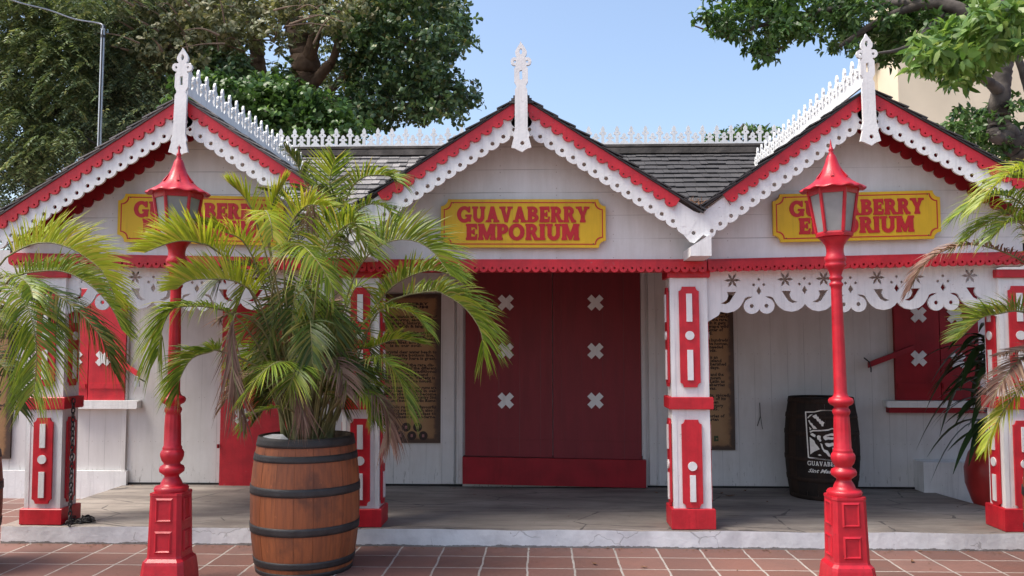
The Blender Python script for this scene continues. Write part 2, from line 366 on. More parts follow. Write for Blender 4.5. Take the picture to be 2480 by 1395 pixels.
def catmull(pts, n):
    pts = [Vector(p) for p in pts]; q = [pts[0] * 2 - pts[1]] + pts + [pts[-1] * 2 - pts[-2]]; out = []
    segs = len(pts) - 1
    for j in range(n):
        t = j / (n - 1) * segs; i = min(int(t), segs - 1); t -= i
        a, b, c, d = q[i:i + 4]
        out.append(.5 * ((2 * b) + (c - a) * t + (2 * a - 5 * b + 4 * c - d) * t * t + (3 * b - 3 * c + d - a) * t ** 3))
    return out

# ------------------------------------------------------------------ lettering: cut slab-serif capitals
def arcband(cx, cy, rx, ry, th, a0, a1, n=14, tv=None):
    tv = tv or th; o = []; i_ = []
    for k in range(n + 1):
        a = R(a0 + (a1 - a0) * k / n)
        o.append((cx + rx * math.cos(a), cy + ry * math.sin(a))); i_.append((cx + (rx - th) * math.cos(a), cy + (ry - tv) * math.sin(a)))
    return o + i_[::-1]
def stem(x, w=.2, y0=0, y1=1, fl=.055, top=True, bot=True):
    a = w / 2; b = a + fl
    pb = [(x - b, y0), (x + b, y0), (x + b, y0 + .06), (x + a, y0 + .16)] if bot else [(x - a, y0), (x + a, y0)]
    pt = [(x + a, y1 - .16), (x + b, y1 - .06), (x + b, y1), (x - b, y1), (x - b, y1 - .06), (x - a, y1 - .16)] if top else [(x + a, y1), (x - a, y1)]
    return pb + pt + ([(x - a, y0 + .16), (x - b, y0 + .06)] if bot else [])
GL = {
 'I': (.34, [stem(.17)]),
 'E': (.68, [stem(.19), [(.2, .84), (.6, .84), (.64, .70), (.68, .70), (.66, 1), (.2, 1)], [(.2, .43), (.46, .43), (.5, .36), (.53, .36), (.53, .66), (.5, .66), (.46, .57), (.2, .57)], [(.2, 0), (.66, 0), (.70, .32), (.66, .32), (.6, .16), (.2, .16)]]),
 'B': (.76, [stem(.19), arcband(.34, .745, .34, .255, .17, -90, 90, 12, .12), arcband(.36, .27, .38, .27, .18, -90, 90, 12, .13), [(.2, .88), (.35, .88), (.35, 1), (.2, 1)], [(.2, .47), (.36, .47), (.36, .58), (.2, .58)], [(.2, 0), (.37, 0), (.37, .13), (.2, .13)]]),
 'P': (.70, [stem(.19), arcband(.34, .70, .35, .30, .17, -90, 90, 12, .13), [(.2, .87), (.35, .87), (.35, 1), (.2, 1)], [(.2, .40), (.35, .40), (.35, .53), (.2, .53)]]),
 'R': (.80, [stem(.19), arcband(.34, .72, .34, .28, .17, -90, 90, 12, .12), [(.2, .88), (.35, .88), (.35, 1), (.2, 1)], [(.2, .44), (.35, .44), (.35, .56), (.2, .56)], [(.34, .5), (.55, .48), (.72, .12), (.84, .08), (.84, 0), (.58, 0)]]),
 'O': (.94, [arcband(.47, .5, .46, .51, .19, 0, 181, 16, .14), arcband(.47, .5, .46, .51, .19, 180, 361, 16, .14)]),
 'G': (.96, [arcband(.50, .5, .48, .51, .20, 38, 200, 16, .14), arcband(.50, .5, .48, .51, .20, 199, 330, 14, .14), [(.80, .66), (.88, .66), (.88, 1.0), (.82, 1.0), (.72, .86)], [(.60, .46), (.98, .46), (.98, .38), (.93, .36), (.93, .04), (.86, .04), (.74, .12), (.74, .36), (.60, .38)]]),
 'U': (.86, [[(.02, 1), (.36, 1), (.36, .93), (.29, .9), (.29, .36), (.10, .36), (.10, .9), (.02, .93)], [(.56, 1), (.88, 1), (.88, .93), (.81, .9), (.81, .36), (.64, .36), (.64, .9), (.56, .93)], arcband(.455, .37, .355, .38, .18, 180, 360, 14, .17)]),
 'A': (.88, [[(.36, 1), (.52, 1), (.28, 0), (.10, 0)], [(.36, 1), (.54, 1), (.84, 0), (.60, 0)], [(.22, .24), (.66, .24), (.62, .38), (.27, .38)], [(0, 0), (.36, 0), (.33, .08), (.03, .08)], [(.54, 0), (.92, 0), (.89, .08), (.57, .08)]]),
 'V': (.84, [[(.06, 1), (.30, 1), (.52, 0), (.36, 0)], [(.62, 1), (.78, 1), (.52, 0), (.38, 0)], [(-.02, 1), (.38, 1), (.35, .92), (.01, .92)], [(.54, 1), (.88, 1), (.85, .92), (.57, .92)]]),
 'Y': (.86, [[(.06, 1), (.30, 1), (.52, .42), (.36, .42)], [(.62, 1), (.80, 1), (.54, .42), (.40, .42)], stem(.45, .2, 0, .5, .06, False), [(-.02, 1), (.36, 1), (.33, .92), (.01, .92)], [(.54, 1), (.90, 1), (.87, .92), (.57, .92)]]),
 'M': (1.08, [stem(.17, .17), stem(.93, .2), [(.10, 1), (.34, 1), (.60, .15), (.48, 0)], [(.78, 1), (1.0, 1), (.60, 0), (.46, .1)]]),
}
def embolden(pts, d):
    n = len(pts); ar = sum(pts[i][0] * pts[(i + 1) % n][1] - pts[(i + 1) % n][0] * pts[i][1] for i in range(n)); sg = 1 if ar > 0 else -1; out = []
    for i in range(n):
        a, b, c = pts[i - 1], pts[i], pts[(i + 1) % n]; nx = ny = 0
        for p, q in ((a, b), (b, c)):
            dx, dy = q[0] - p[0], q[1] - p[1]; l = math.hypot(dx, dy) or 1; nx += dy / l; ny -= dx / l
        l = math.hypot(nx, ny) or 1; out.append((b[0] + sg * d * nx / l, b[1] + sg * d * ny / l))
    return out
def letters(mb, text, x0, x1, y0, y1, put, mi=0, gap=.07, bold=0):
    "put(u,v,k)->3D point of the letter plane; k separates crossing strokes by fractions of a millimetre"
    W = sum(GL[c][0] for c in text) + gap * (len(text) - 1); sx = (x1 - x0) / W; x = 0; k = 0
    for c in text:
        w, polys = GL[c]
        for poly in polys:
            k += 1
            pts = [(x0 + (x + u) * sx, y0 + v * (y1 - y0)) for u, v in (embolden(poly, bold) if bold else poly)]
            tr = tessellate_polygon([[Vector((a, b, 0)) for a, b in pts]])
            f_ = [put(a, b, k % 11) for a, b in pts]; b_ = [put(a, b, -1) for a, b in pts]; n = len(pts)
            mb.add(f_ + b_, [tuple(t) for t in tr] + [(i, (i + 1) % n, n + (i + 1) % n, n + i) for i in range(n)], mi)
        x += w + gap
def text_mesh(mb, body, size, put, align='CENTER', mi=0, shear=0, bold=0, spacing=1.0, fit=None):
    cu = bpy.data.curves.new('t', 'FONT'); cu.body = body; cu.size = size; cu.align_x = align; cu.shear = shear; cu.offset = bold; cu.space_line = spacing
    cu.resolution_u = 1
    ob = bpy.data.objects.new('t', cu); C.objects.link(ob)
    dg = bpy.context.evaluated_depsgraph_get(); me = bpy.data.meshes.new_from_object(ob.evaluated_get(dg))
    vs = [v.co.copy() for v in me.vertices]
    k = 1
    if fit and vs:
        w = max(v.x for v in vs) - min(v.x for v in vs); k = fit / w if w > 0 else 1
    mb.add([put(v.x * k, v.y) for v in vs], [tuple(p.vertices) for p in me.polygons], mi)
    bpy.data.objects.remove(ob); bpy.data.curves.remove(cu); bpy.data.meshes.remove(me)

# ================================================================== SETTING
YK = 6.83; YP = 6.85; YB = 6.80; YG = 6.52; YW = 8.86; ZP = .143
mb = MB(); mb.add([(-300, -60, 0), (300, -60, 0), (300, 500, 0), (-300, 500, 0)], [(0, 1, 2, 3)])
tag(mb.build('ground', 'tiles'), kind='structure')

# porch floor: raised slab, whitewashed front face
XL, XR = PX(5, 1262, YK), 3.98
mb = MB()
nx = 70; ys = [YK, YK + .03, 7.2, 7.6, 8.1, 8.5, YW + .05]
top = []
def zf(px_x, j):
    h = math.sin(px_x * 5.1) * .0035 + math.sin(px_x * 13.7 + 1) * .002
    return ZP + (h if j < 2 else .002 * math.sin(px_x * 3 + j)) - (.006 if j == 0 else 0)
def rx(x, j):
    if x < XR - .01: return x
    return XR + [0, 0, .06, .02, -.10, -.05, -.1][j] * 1.0
for j, y in enumerate(ys):
    for i in range(nx + 1):
        x = XL + (XR + .9 - XL) * i / nx
        if j >= 2: x = min(x, XR + [0, 0, .5, .12, 0, -.06, -.1][j])
        top.append((x, y + (.006 * math.sin(x * 9) if j == 0 else 0), zf(x, j)))
fs = [(j * (nx + 1) + i, j * (nx + 1) + i + 1, (j + 1) * (nx + 1) + i + 1, (j + 1) * (nx + 1) + i) for j in range(len(ys) - 1) for i in range(nx)]
mb.add(top, fs, 0)
fr = [(v[0], v[1] - .004 * math.sin(v[0] * 7), -.02) for v in top[:nx + 1]]
mb.add(top[:nx + 1] + fr, [(i, i + 1, nx + 1 + i + 1, nx + 1 + i) for i in range(nx)], 1)
lf = [top[j * (nx + 1)] for j in range(len(ys))]; mb.add(lf + [(v[0], v[1], -.02) for v in lf], [(i, i + 1, len(ys) + i + 1, len(ys) + i) for i in range(len(ys) - 1)], 1)
rf_ = [top[j * (nx + 1) + nx] for j in range(len(ys))]; mb.add(rf_ + [(v[0], v[1], -.02) for v in rf_], [(i, i + 1, len(ys) + i + 1, len(ys) + i) for i in range(len(ys) - 1)], 0)
tag(mb.build('pavement', ['slab', 'kerb']), kind='structure')

# ================================================================== THE SHOP
shop = thing('shop_building', 'white wooden shop with three red trimmed gables over a raised porch', 'shop', (0, 7.5, 0))
# back wall with a door opening filled by the doors
mb = MB(); mb.box(-6.9, 5.9, YW, YW + .12, 0, 2.62)
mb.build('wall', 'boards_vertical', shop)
mb = MB(); mb.box(-6.9, 5.9, YW + .12, YW + 3.0, 0.0, 2.45); mb.build('rear_wall', 'white_paint', shop)
# plinth board on the left, low box on the right
mb = MB()
x0, x1 = -6.9, PX(306, 1140, YW - .05)
mb.box(x0, x1, YW - .05, YW - .003, 0.0, PZ(150, 1140, YW - .05)); mb.build('plinth_board', 'white_paint', shop)
mb = MB(); mb.box(PX(2236, 1120, YW - .22), 5.6, YW - .22, YW - .003, 0, PZ(2300, 1120, YW - .22)); mb.build('plinth_board', 'white_paint', shop)
# dark gap under the boards
mb = MB(); mb.box(PX(309, 1165, YW), PX(1120, 1165, YW), YW - .012, YW - .002, ZP - .01, ZP + .022); mb.build('sill_gap', 'dark_hole', shop)
mb = MB(); mb.box(PX(1568, 1165, YW), PX(2230, 1165, YW), YW - .012, YW - .002, ZP - .01, ZP + .018); mb.build('sill_gap', 'dark_hole', shop)
# vertical trim boards
for a, b in ((1068, 1100), (1106, 1121), (1553, 1563), (1571, 1590), (300, 309)):
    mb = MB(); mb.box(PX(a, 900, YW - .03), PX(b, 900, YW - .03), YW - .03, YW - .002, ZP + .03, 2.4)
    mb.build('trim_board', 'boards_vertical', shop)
# porch ceiling, coloured near black to darken the upper porch
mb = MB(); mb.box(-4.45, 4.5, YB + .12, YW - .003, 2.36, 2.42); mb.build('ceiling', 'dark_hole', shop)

# double door
def cross(px, py, r=.088, Y=YW - .055, t=.008, parent=None, w=.030, rot=0):
    c = P(px, py, Y); mb = MB()
    o = [(w, w), (w, r), (-w, r), (-w, w), (-r, w), (-r, -w), (-w, -w), (-w, -r), (w, -r), (w, -w), (r, -w), (r, w)]
    a = R(45 + rot); mb.plate(o, [], Y - t, Y, lambda u, v: (c.x + u * math.cos(a) - v * math.sin(a), c.z + u * math.sin(a) + v * math.cos(a)))
    return mb.build('cross', 'white_paint', parent)
Yd = YW - .05
mb = MB(); xl, xm, xr = PX(1127, 900, Yd), PX(1338.5, 900, Yd), PX(1552, 900, Yd)
zt = 2.36; zl, zr = PZ(1127, 1103, Yd), PZ(1552, 1113, Yd); zm = (zl + zr) / 2
def leaf(xa, xb, za, zb):
    mb = MB(); mb.hexa([(xa, Yd, za), (xb, Yd, zb), (xb, YW - .002, zb), (xa, YW - .002, za), (xa, Yd, zt), (xb, Yd, zt), (xb, YW - .002, zt), (xa, YW - .002, zt)])
    h = .17
    mb.hexa([(xa + .01, Yd - .006, za + h), (xb - .01, Yd - .006, zb + h), (xb - .01, Yd - .001, zb + h), (xa + .01, Yd - .001, za + h), (xa + .01, Yd - .006, za + h + .012), (xb - .01, Yd - .006, zb + h + .012), (xb - .01, Yd - .001, zb + h + .012), (xa + .01, Yd - .001, za + h + .012)])
    return mb.build('door', 'door_boards', shop)
dl = leaf(xl, xm - .004, zl, zm); dr = leaf(xm + .004, xr, zm, zr)
tag(dl, 'left leaf of the large dark red door with three white crosses'); tag(dr, 'right leaf of the large dark red door with three white crosses')
for py in (733, 850, 970):
    cross(1225, py, parent=dl, Y=Yd - .002); cross(1442, py, parent=dr, Y=Yd - .002)
mb = MB(); a0, a1 = P(1120, 1104, Yd - .06), P(1565, 1112, Yd - .06); b0, b1 = P(1120, 1172, Yd - .06), P(1565, 1182, Yd - .06)
mb.hexa([(b0.x, Yd - .06, b0.z), (b1.x, Yd - .06, b1.z), (b1.x, YW - .002, b1.z), (b0.x, YW - .002, b0.z), (a0.x, Yd - .06, a0.z - .012), (a1.x, Yd - .06, a1.z - .012), (a1.x, YW - .002, a1.z - .012), (a0.x, YW - .002, a0.z - .012)])
mb.build('threshold', 'shaded_dark_red', shop)
mb = MB(); mb.box(xl - .01, xr + .01, Yd + .002, Yd + .03, zr - .02, zl + .0); mb.build('threshold_gap', 'dark_hole', shop)
# left bay: red door half hidden by the palm
mb = MB(); mb.box(PX(534, 1000, Yd), PX(700, 1000, Yd), Yd, YW - .002, ZP + .0, 2.3); d2 = mb.build('door', 'red_paint', shop)
tag(d2, 'plain red side door behind the palm'); cross(585, 1008, .085, Yd - .002, parent=d2)
cross(590, 850, .085, Yd - .002, parent=d2)
mb = MB(); c = P(530, 1080, Yd); mb.tube([(c.x, Yd - .02, c.z + .02), (c.x, Yd - .02, c.z - .02)], .014, 8); mb.build('hinge', 'shaded_dark_red', d2)

def shutters(xs, ytop, ybot, crosses, barpts, sill, under=None, tilt=0):
    Y = YW - .05; f0 = None
    for i in range(len(xs) - 1):
        mb = MB(); a, b = xs[i] + (1 if i else 0), xs[i + 1] - 1
        mb.box(PX(a, 850, Y), PX(b, 850, Y), Y, YW - .003, PZ(a, ybot, Y), PZ(a, ytop, Y))
        for yy in (ybot - 35,): mb.box(PX(a + 3, 850, Y), PX(b - 3, 850, Y), Y - .012, Y - .001, PZ(a, yy + 6, Y), PZ(a, yy - 6, Y))
        s = mb.build('shutter', 'red_paint' if xs[0] < 1000 else 'shaded_dark_red', shop)  # right shutters take the red that has shade in its colour
        for cx, cy in crosses:
            if xs[i] < cx < xs[i + 1] or (i == 0 and cx <= xs[0]): cross(cx, cy, .085, Y - .002, parent=s)
        f0 = f0 or s
    (x0, y0), (x1, y1) = barpts; p = P(x0, y0, Y - .03); q = P(x1, y1, Y - .09)
    mb = MB(); h = .028
    mb.hexa([(p.x, p.y, p.z - h), (q.x, q.y, q.z - h), (q.x, q.y + .03, q.z - h), (p.x, p.y + .03, p.z - h), (p.x, p.y, p.z + h), (q.x, q.y, q.z + h), (q.x, q.y + .03, q.z + h), (p.x, p.y + .03, p.z + h)])
    mb.build('latch_bar', 'red_paint' if xs[0] < 1000 else 'shaded_dark_red', shop)
    (a, b, t, u) = sill; Ys = YW - .10
    mb = MB(); z0, z1 = PZ(a, u, Ys), PZ(a, t, Ys); X0, X1 = PX(a, t, Ys), PX(b, t, Ys); k = .015
    mb.add([(X0 + k, Ys, z0), (X1 - k, Ys, z0), (X1, Ys, z0 + k), (X1, Ys, z1 - k), (X1 - k, Ys, z1), (X0 + k, Ys, z1), (X0, Ys, z1 - k), (X0, Ys, z0 + k)] +
           [(X0, YW - .003, z0), (X1, YW - .003, z0), (X1, YW - .003, z0 + k), (X1, YW - .003, z1 - k), (X1, YW - .003, z1), (X0, YW - .003, z1), (X0, YW - .003, z1 - k), (X0, YW - .003, z0 + k)],
           [tuple(range(8))] + [(i, (i + 1) % 8, 8 + (i + 1) % 8, 8 + i) for i in range(8)])
    mb.build('window_sill', 'white_paint', shop)
    if under:
        mb = MB(); mb.box(X0 + .03, X1 - .03, Ys + .02, YW - .003, z0 - .055, z0 - .002); mb.build('sill_trim', 'shaded_dark_red', shop)
    return q
qL = shutters([150, 215, 305], 700, 970, [(182, 868), (250, 868)], ((255, 855), (336, 908)), (165, 332, 970, 990))
qR = shutters([2168, 2277, 2372], 690, 969, [(2224, 762), (2312, 764), (2225, 868), (2320, 873)], ((2215, 842), (2104, 884)), (2147, 2420, 971, 987), True)
c = P(1840, 975, YW - .03)
mb = MB(); mb.tube([(c.x, YW - .03, c.z), (c.x + .004, YW - .03, c.z - .14), (c.x - .03, YW - .03, c.z - .24)], .004, 5); mb.tube([(c.x + .002, YW - .036, c.z - .12), (c.x + .012, YW - .036, c.z - .20), (c.x + .022, YW - .036, c.z - .27)], .003, 5); mb.build('wall_cord', 'black_iron', shop)
# hooks that hold the latch bars
for q in (qL, qR):
    mb = MB(); mb.tube([(q.x - .01, q.y + .09, q.z + .07), (q.x, q.y - .02, q.z + .03), (q.x + .01, q.y - .03, q.z - .03), (q.x + .04, q.y + .05, q.z - .07)], .007, 6)
    mb.build('latch_hook', 'black_iron', shop)
pl = thing('padlock', 'small grey padlock hanging from the left shutter bar', 'padlock', (qL.x, qL.y - .03, qL.z - .1))
mb = MB(); mb.box(qL.x - .025, qL.x + .025, qL.y - .045, qL.y - .02, qL.z - .12, qL.z - .06); mb.build('lock_body', 'galvanised', pl)
mb = MB(); mb.tube([(qL.x - .016, qL.y - .032, qL.z - .06), (qL.x - .016, qL.y - .032, qL.z - .03), (qL.x, qL.y - .032, qL.z - .014), (qL.x + .016, qL.y - .032, qL.z - .03), (qL.x + .016, qL.y - .032, qL.z - .06)], .005, 6); mb.build('shackle', 'galvanised', pl)

# ---- porch posts
def notched(u0, u1, v0, v1, k):
    "plaque outline: corners scooped inwards, small shoulder"
    o = []
    for (cu, cv, sx, sy) in ((u0, v0, 1, 1), (u1, v0, -1, 1), (u1, v1, -1, -1), (u0, v1, 1, -1)):
        pts = []
        for i in range(5):
            a = R(90 * i / 4); pts.append((cu + sx * k * math.cos(a) * 1.0, cv + sy * k * 1.3 * math.sin(a)))
        if sx * sy > 0: pts = [pts[i] for i in range(4, -1, -1)]
        o += pts
    # counter-clockwise order
    return o
def ordered(u0, u1, v0, v1, k):
    kk = 1.35 * k; o = []
    def arc(cx, cy, a0, a1): return [(cx + k * math.cos(R(a0 + (a1 - a0) * i / 4)), cy + kk * math.sin(R(a0 + (a1 - a0) * i / 4))) for i in range(5)]
    o += arc(u0, v0, 90, 0); o += arc(u1, v0, 180, 90); o += arc(u1, v1, 270, 180); o += arc(u0, v1, 360, 270)
    return o
def post(pc_bot, pc_top, skip_bar=False):
    W = .146; D = .268
    b = P(pc_bot, 1240, YP); t = P(pc_top, 680, YP); zt = PZ(pc_top, 652, YP); zb = ZP
    dx = (t.x - b.x) / (t.z - b.z)
    X = lambda z: b.x + (z - b.z) * dx
    Y0 = YP + .03; Y1 = Y0 + D - .03
    mb = MB()
    for (za, zc) in ((zb, zt),):
        xa, xc = X(za), X(zc)
        mb.hexa([(xa - W, Y0, za), (xa + W, Y0, za), (xa + W, Y1, za), (xa - W, Y1, za), (xc - W, Y0, zc), (xc + W, Y0, zc), (xc + W, Y1, zc), (xc - W, Y1, zc)])
        for sx in (-1, 1):      # corner board, a hair proud
            mb.hexa([(xa + sx * (W + .004), Y0 - .004, za), (xa + sx * (W - .03), Y0 - .004, za), (xa + sx * (W - .03), Y0 + .03, za), (xa + sx * (W + .004), Y0 + .03, za),
                     (xc + sx * (W + .004), Y0 - .004, zc), (xc + sx * (W - .03), Y0 - .004, zc), (xc + sx * (W - .03), Y0 + .03, zc), (xc + sx * (W + .004), Y0 + .03, zc)])
    s = mb.build('post', 'white_paint', shop)
    def ring(z0, z1, g, name, m='red_paint'):
        mb = MB(); k = .006; x = X(z0)
        c0, c1, d0, d1 = x - W - g, x + W + g, Y0 - g, Y1 + g
        vs = []
        for z, e in ((z0, k), (z0 + k, 0), (z1 - k, 0), (z1, k)):
            vs += [(c0 + e, d0 + e, z), (c1 - e, d0 + e, z), (c1 - e, d1 - e, z), (c0 + e, d1 - e, z)]
        mb.add(vs, [(3, 2, 1, 0), (12, 13, 14, 15)] + [(q * 4 + i, q * 4 + (i + 1) % 4, q * 4 + 4 + (i + 1) % 4, q * 4 + 4 + i) for q in range(3) for i in range(4)])
        mb.build(name, m, s)
    zc0, zc1 = PZ(pc_bot, 992, YP), PZ(pc_bot, 962, YP)
    ring(zb, PZ(pc_bot, 1233, YP), .028, 'base'); ring(zc0, zc1, .030, 'collar'); ring(PZ(pc_top, 672, YP), zt + .0, .026, 'cap')
    # plaques: front, left and right faces
    for (pz0, pz1, low) in ((PZ(1680, 1231, YP), PZ(1680, 1017, YP), True), (PZ(1680, 938, YP), PZ(1680, 694, YP), False)):
        zc = (pz0 + pz1) / 2; hh = (pz1 - pz0) / 2; xo = X(zc)
        for face in ('front', 'left', 'right'):
            hw = .080 if face == 'front' else .066
            o = ordered(-hw, hw, -hh, hh, .026)
            bars = [(-.023, .023, hh * .30, hh * .86), (-.023, .023, -hh * .86, -hh * .26)]
            if low and skip_bar and face == 'front': bars = bars[1:]
            mb = MB(); mi = MB()
            fr_ = lambda u, v: (u, v)
            th = .016; t2 = .010
            mb.plate(o, [], 0, th, fr_)
            for (u0, u1, v0, v1) in bars: mi.plate([(u0, v0), (u1, v0), (u1, v1), (u0, v1)], [], -t2, -.0005)
            mi.plate(circ(0, .01 if not (low and skip_bar) else -.02, .036, 20), [], -t2, -.0005)
            for q, nm, mm in ((mb, 'plaque', 'red_paint'), (mi, 'inlay', 'white_paint')):
                w = []
                for (u, y, v) in q.v:
                    z = zc + v
                    if face == 'front': w.append((xo + (z - zc) * dx + u, Y0 - .0045 - th + y - (.0 if nm == 'plaque' else 0), z))
                    elif face == 'left': w.append((xo + (z - zc) * dx - W - .0045 - th + y, (Y0 + Y1) / 2 + u, z))
                    else: w.append((xo + (z - zc) * dx + W + .0045 + th - y, (Y0 + Y1) / 2 + u, z))
                q.v = w; q.build(nm, mm, s)
    return s, X
posts = [post(97, 113), post(871, 872), post(1680, 1668, True), post(2489, 2468)]
for (s, X), lb in zip(posts, ('white post at the left end of the porch with the chain', 'white post behind the planter barrel', 'white post between the double doors and the right bay, one inlay missing', 'white post at the right end of the porch')):
    s['label'] = lb

# ---- beams (red boards with round scallops)
def beam(xa, ya, xb, yb, Y, name='beam_board', flip=False):
    p, q = P(xa, ya, Y), P(xb, yb, Y); L = q.x - p.x; dz = (q.z - p.z) / L
    h = .066; per = .0705; n = int(round(L / per)); per = L / n; r = per * .48
    o = [(0, 0), (0, -h + r * .7)]
    for i in range(n):
        c = (i + .5) * per
        o += [(c + r * math.cos(a), -h + r * .35 + r * math.sin(a)) for a in [PI + PI * k / 7 for k in range(8)]]
    o += [(L, -h + r * .7), (L, 0)]
    holes = [circ((i + .5) * per, -h + r * .35, .0095, 8) for i in range(n)]
    mb = MB(); mb.plate(o, holes, Y, Y + .022, lambda u, v: (p.x + u, p.z + v + u * dz)); mb.build(name, 'red_paint', shop)
    # timber beam behind
    mb = MB(); g = .0
    mb.hexa([(p.x, Y + .025, p.z - .075), (q.x, Y + .025, q.z - .075), (q.x, Y + .20, q.z - .075), (p.x, Y + .20, p.z - .075), (p.x, Y + .025, p.z + .02), (q.x, Y + .025, q.z + .02), (q.x, Y + .20, q.z + .02), (p.x, Y + .20, p.z + .02)])
    mb.build('beam', 'red_paint', shop)
    return p, q
beam(20, 617, 888, 632, YB); beam(889, 633, 1712, 633, YB - .01); beam(1715, 633, 2560, 612, YB)

# ---- fretwork panels
def fretwork(pc, ptop_l, ptop_r, span, Y):
    half = 109.0; u0, u1 = -span, span
    def wave(u):  # lower outline for |u| measured from a scroll centre, 0..half
        return None
    bot = []
    k = half / 119.0
    lobe = [(15, 63), (27, 63.5), (34, 67), (41, 75), (47, 84), (54, 91), (65, 98), (84, 101.5), (101, 98), (112, 91), (119, 83)]
    def scroll(c):
        cir = []
        r = 19; cu, cv = 17.5, 86
        a_start = math.atan2(95 - cv, -cu)          # from the notch between the two discs, round below
        aa = [R(152) - i * R(152 + 78) / 14 for i in range(15)]
        cir = [(cu + r * math.cos(a), cv + r * math.sin(a)) for a in aa]
        return cir
    right = scroll(0) + [(u * k if u > 40 else u, v) for u, v in lobe]     # centre -> cusp
    left = [(-u, v) for u, v in right][::-1]                               # cusp -> centre
    cs = [-2 * half, 0, 2 * half]
    pts = []
    # left end ramp
    pts += [(-span, 0), (-span, 124), (-span + 30, 107)]
    for c in cs:
        L_ = [(c + u, v) for u, v in left]; R_ = [(c + u, v) for u, v in right]
        if c == cs[0]: L_ = [q for q in L_ if q[0] > -span + 34]
        if c == cs[-1]: R_ = [q for q in R_ if q[0] < span - 34]
        if c != cs[0]: L_ = L_[1:]
        pts += L_ + [(c, 92)] + R_
    pts += [(span - 30, 107), (span, 124), (span, 0)]
    holes = []
    def star(cu, cv, rot=0):
        o = []
        for i in range(6):
            a = R(60 * i + rot)
            for (r, d) in ((4.4, -30), (11.5, -18), (19.5, 0), (11.5, 18)):
                o.append((cu + r * math.cos(a + R(d)), cv + r * math.sin(a + R(d))))
        return o
    horn = [(59, 51), (83, 51), (80, 61), (84, 70), (91, 75), (100, 78), (87, 80.5), (76, 75), (68, 64)]
    for c in cs:
        for s in (-1, 1):
            hp = [(c + s * u * k, v) for u, v in horn]
            if all(abs(u) < span - 8 for u, v in hp):
                holes.append(hp if s > 0 else hp[::-1]); holes.append(star(c + s * 69 * k, 23))
            holes.append(circ(c + s * 17.5, 86, 5, 10))
    for c in cs + [-half, half]:
        holes.append(circ(c, 22, 3.5, 8)); holes += [circ(c - 12, 35, 3.6, 8), circ(c + 12, 35, 3.6, 8)]
        holes.append([(c, 39), (c + 6.2, 50), (c, 60), (c - 6.2, 50)])
    o = P(pc, (ptop_l + ptop_r) / 2, Y); sc = Y / F; sl_ = -(ptop_r - ptop_l) / (2 * span)
    mb = MB(); mb.plate(pts, holes, Y, Y + .020, lambda u, v: (o.x + u * sc, o.z - v * sc + u * sc * sl_))
    return mb.build('fretwork', 'white_paint', shop)
fretwork(478, 646, 654, 336, YP + .06); fretwork(2059, 656, 644, 345, YP + .06)

# ---- gables
GA = [(441, 238, .650, .672), (1263, 238, .655, .655), (2101, 218, .720, .600)]
VAL = [(868, 512), (1693, 516)]
def board(mb, A, slope, side, s0, s1, kind, Y0, Y1, phase=0):
    "sloping barge board; s along the slope from the apex, t downwards"
    L = math.hypot(1, slope); cx, cz = side / L, -slope / L; nxx, nz = (-slope * side) / L, -1 / L
    fr_ = lambda s, t: (A.x + cx * s + nxx * t, A.z + cz * s + nz * t)
    per = .0985; n = int((s1 - s0) / per); per = (s1 - s0) / n
    holes = []
    if kind == 'white':
        o = [(s0, .02), (s1, .02), (s1, .19)]
        for i in range(n - 1, -1, -1):
            c = s0 + (i + .5) * per; r = per * .40
            o += [(c + per * .5, .197), (c + per * .455, .197), (c + per * .455, .204), (c + r, .204)]
            o += [(c + r * math.cos(a), .204 + .014 * math.sin(a)) for a in [PI * k / 6 for k in range(7)]]
            o += [(c - r, .204), (c - per * .455, .204), (c - per * .455, .197)]
            holes.append(circ(c, .171, .0165, 12))
        o += [(s0, .197)]
        o2 = []
        for q in o:
            if not o2 or math.dist(q, o2[-1]) > 1e-4: o2.append(q)
        o = o2
    elif kind == 'red':
        o = [(s0, 0), (s1, 0)]
        if s1 > s0 + .5: o += [(s1, .10)] if n else []
        for i in range(n - 1, -1, -1):
            c = s0 + (i + .5) * per
            o += [(c + per * .5, .058), (c + per * .36, .074), (c + per * .33, .084), (c + per * .10, .096), (c - per * .10, .096), (c - per * .33, .084), (c - per * .36, .074), (c - per * .5 + .002, .058)]
            holes.append(circ(c, .074, .0075, 7))
        o += [(s0, .05)]
    else:   # scalloped board on the wall
        o = [(s0, .02), (s1, .02), (s1, .16)]
        for i in range(n - 1, -1, -1):
            c = s0 + (i + .5) * per; r = per * .49
            o += [(c + r * math.cos(a), kind + .045 * math.sin(a)) for a in [PI * k / 7 for k in range(8)]]
        o += [(s0, .16)]
    mb.plate(o, holes, Y0, Y1, fr_)
def shingled(mb, fr3, s0, s1, w0, w1, exposure=.14, m=0, seed=1, wmin=.08, wmax=.15):
    "fr3(s along the slope upwards, w across, h off the plane) -> point"
    rnd = random.Random(seed); n = int((s1 - s0) / exposure)
    for i in range(n):
        s = s0 + i * exposure; w = w0 + rnd.uniform(-.05, 0)
        while w < w1:
            ww = rnd.uniform(wmin, wmax); a, b = max(w, w0), min(w + ww - .004, w1)
            if b - a > .02:
                j = rnd.uniform(-.012, .012); h0 = .016 + rnd.uniform(0, .012); sa = s + j; sb = s + exposure * 1.25
                vs = [fr3(sa, a, h0), fr3(sa, b, h0), fr3(sb, b, .006), fr3(sb, a, .006), fr3(sa, a, h0 + .011), fr3(sa, b, h0 + .011), fr3(sb, b, .012), fr3(sb, a, .012)]
                mb.hexa(vs, m)
            w += ww
gable_geo = []
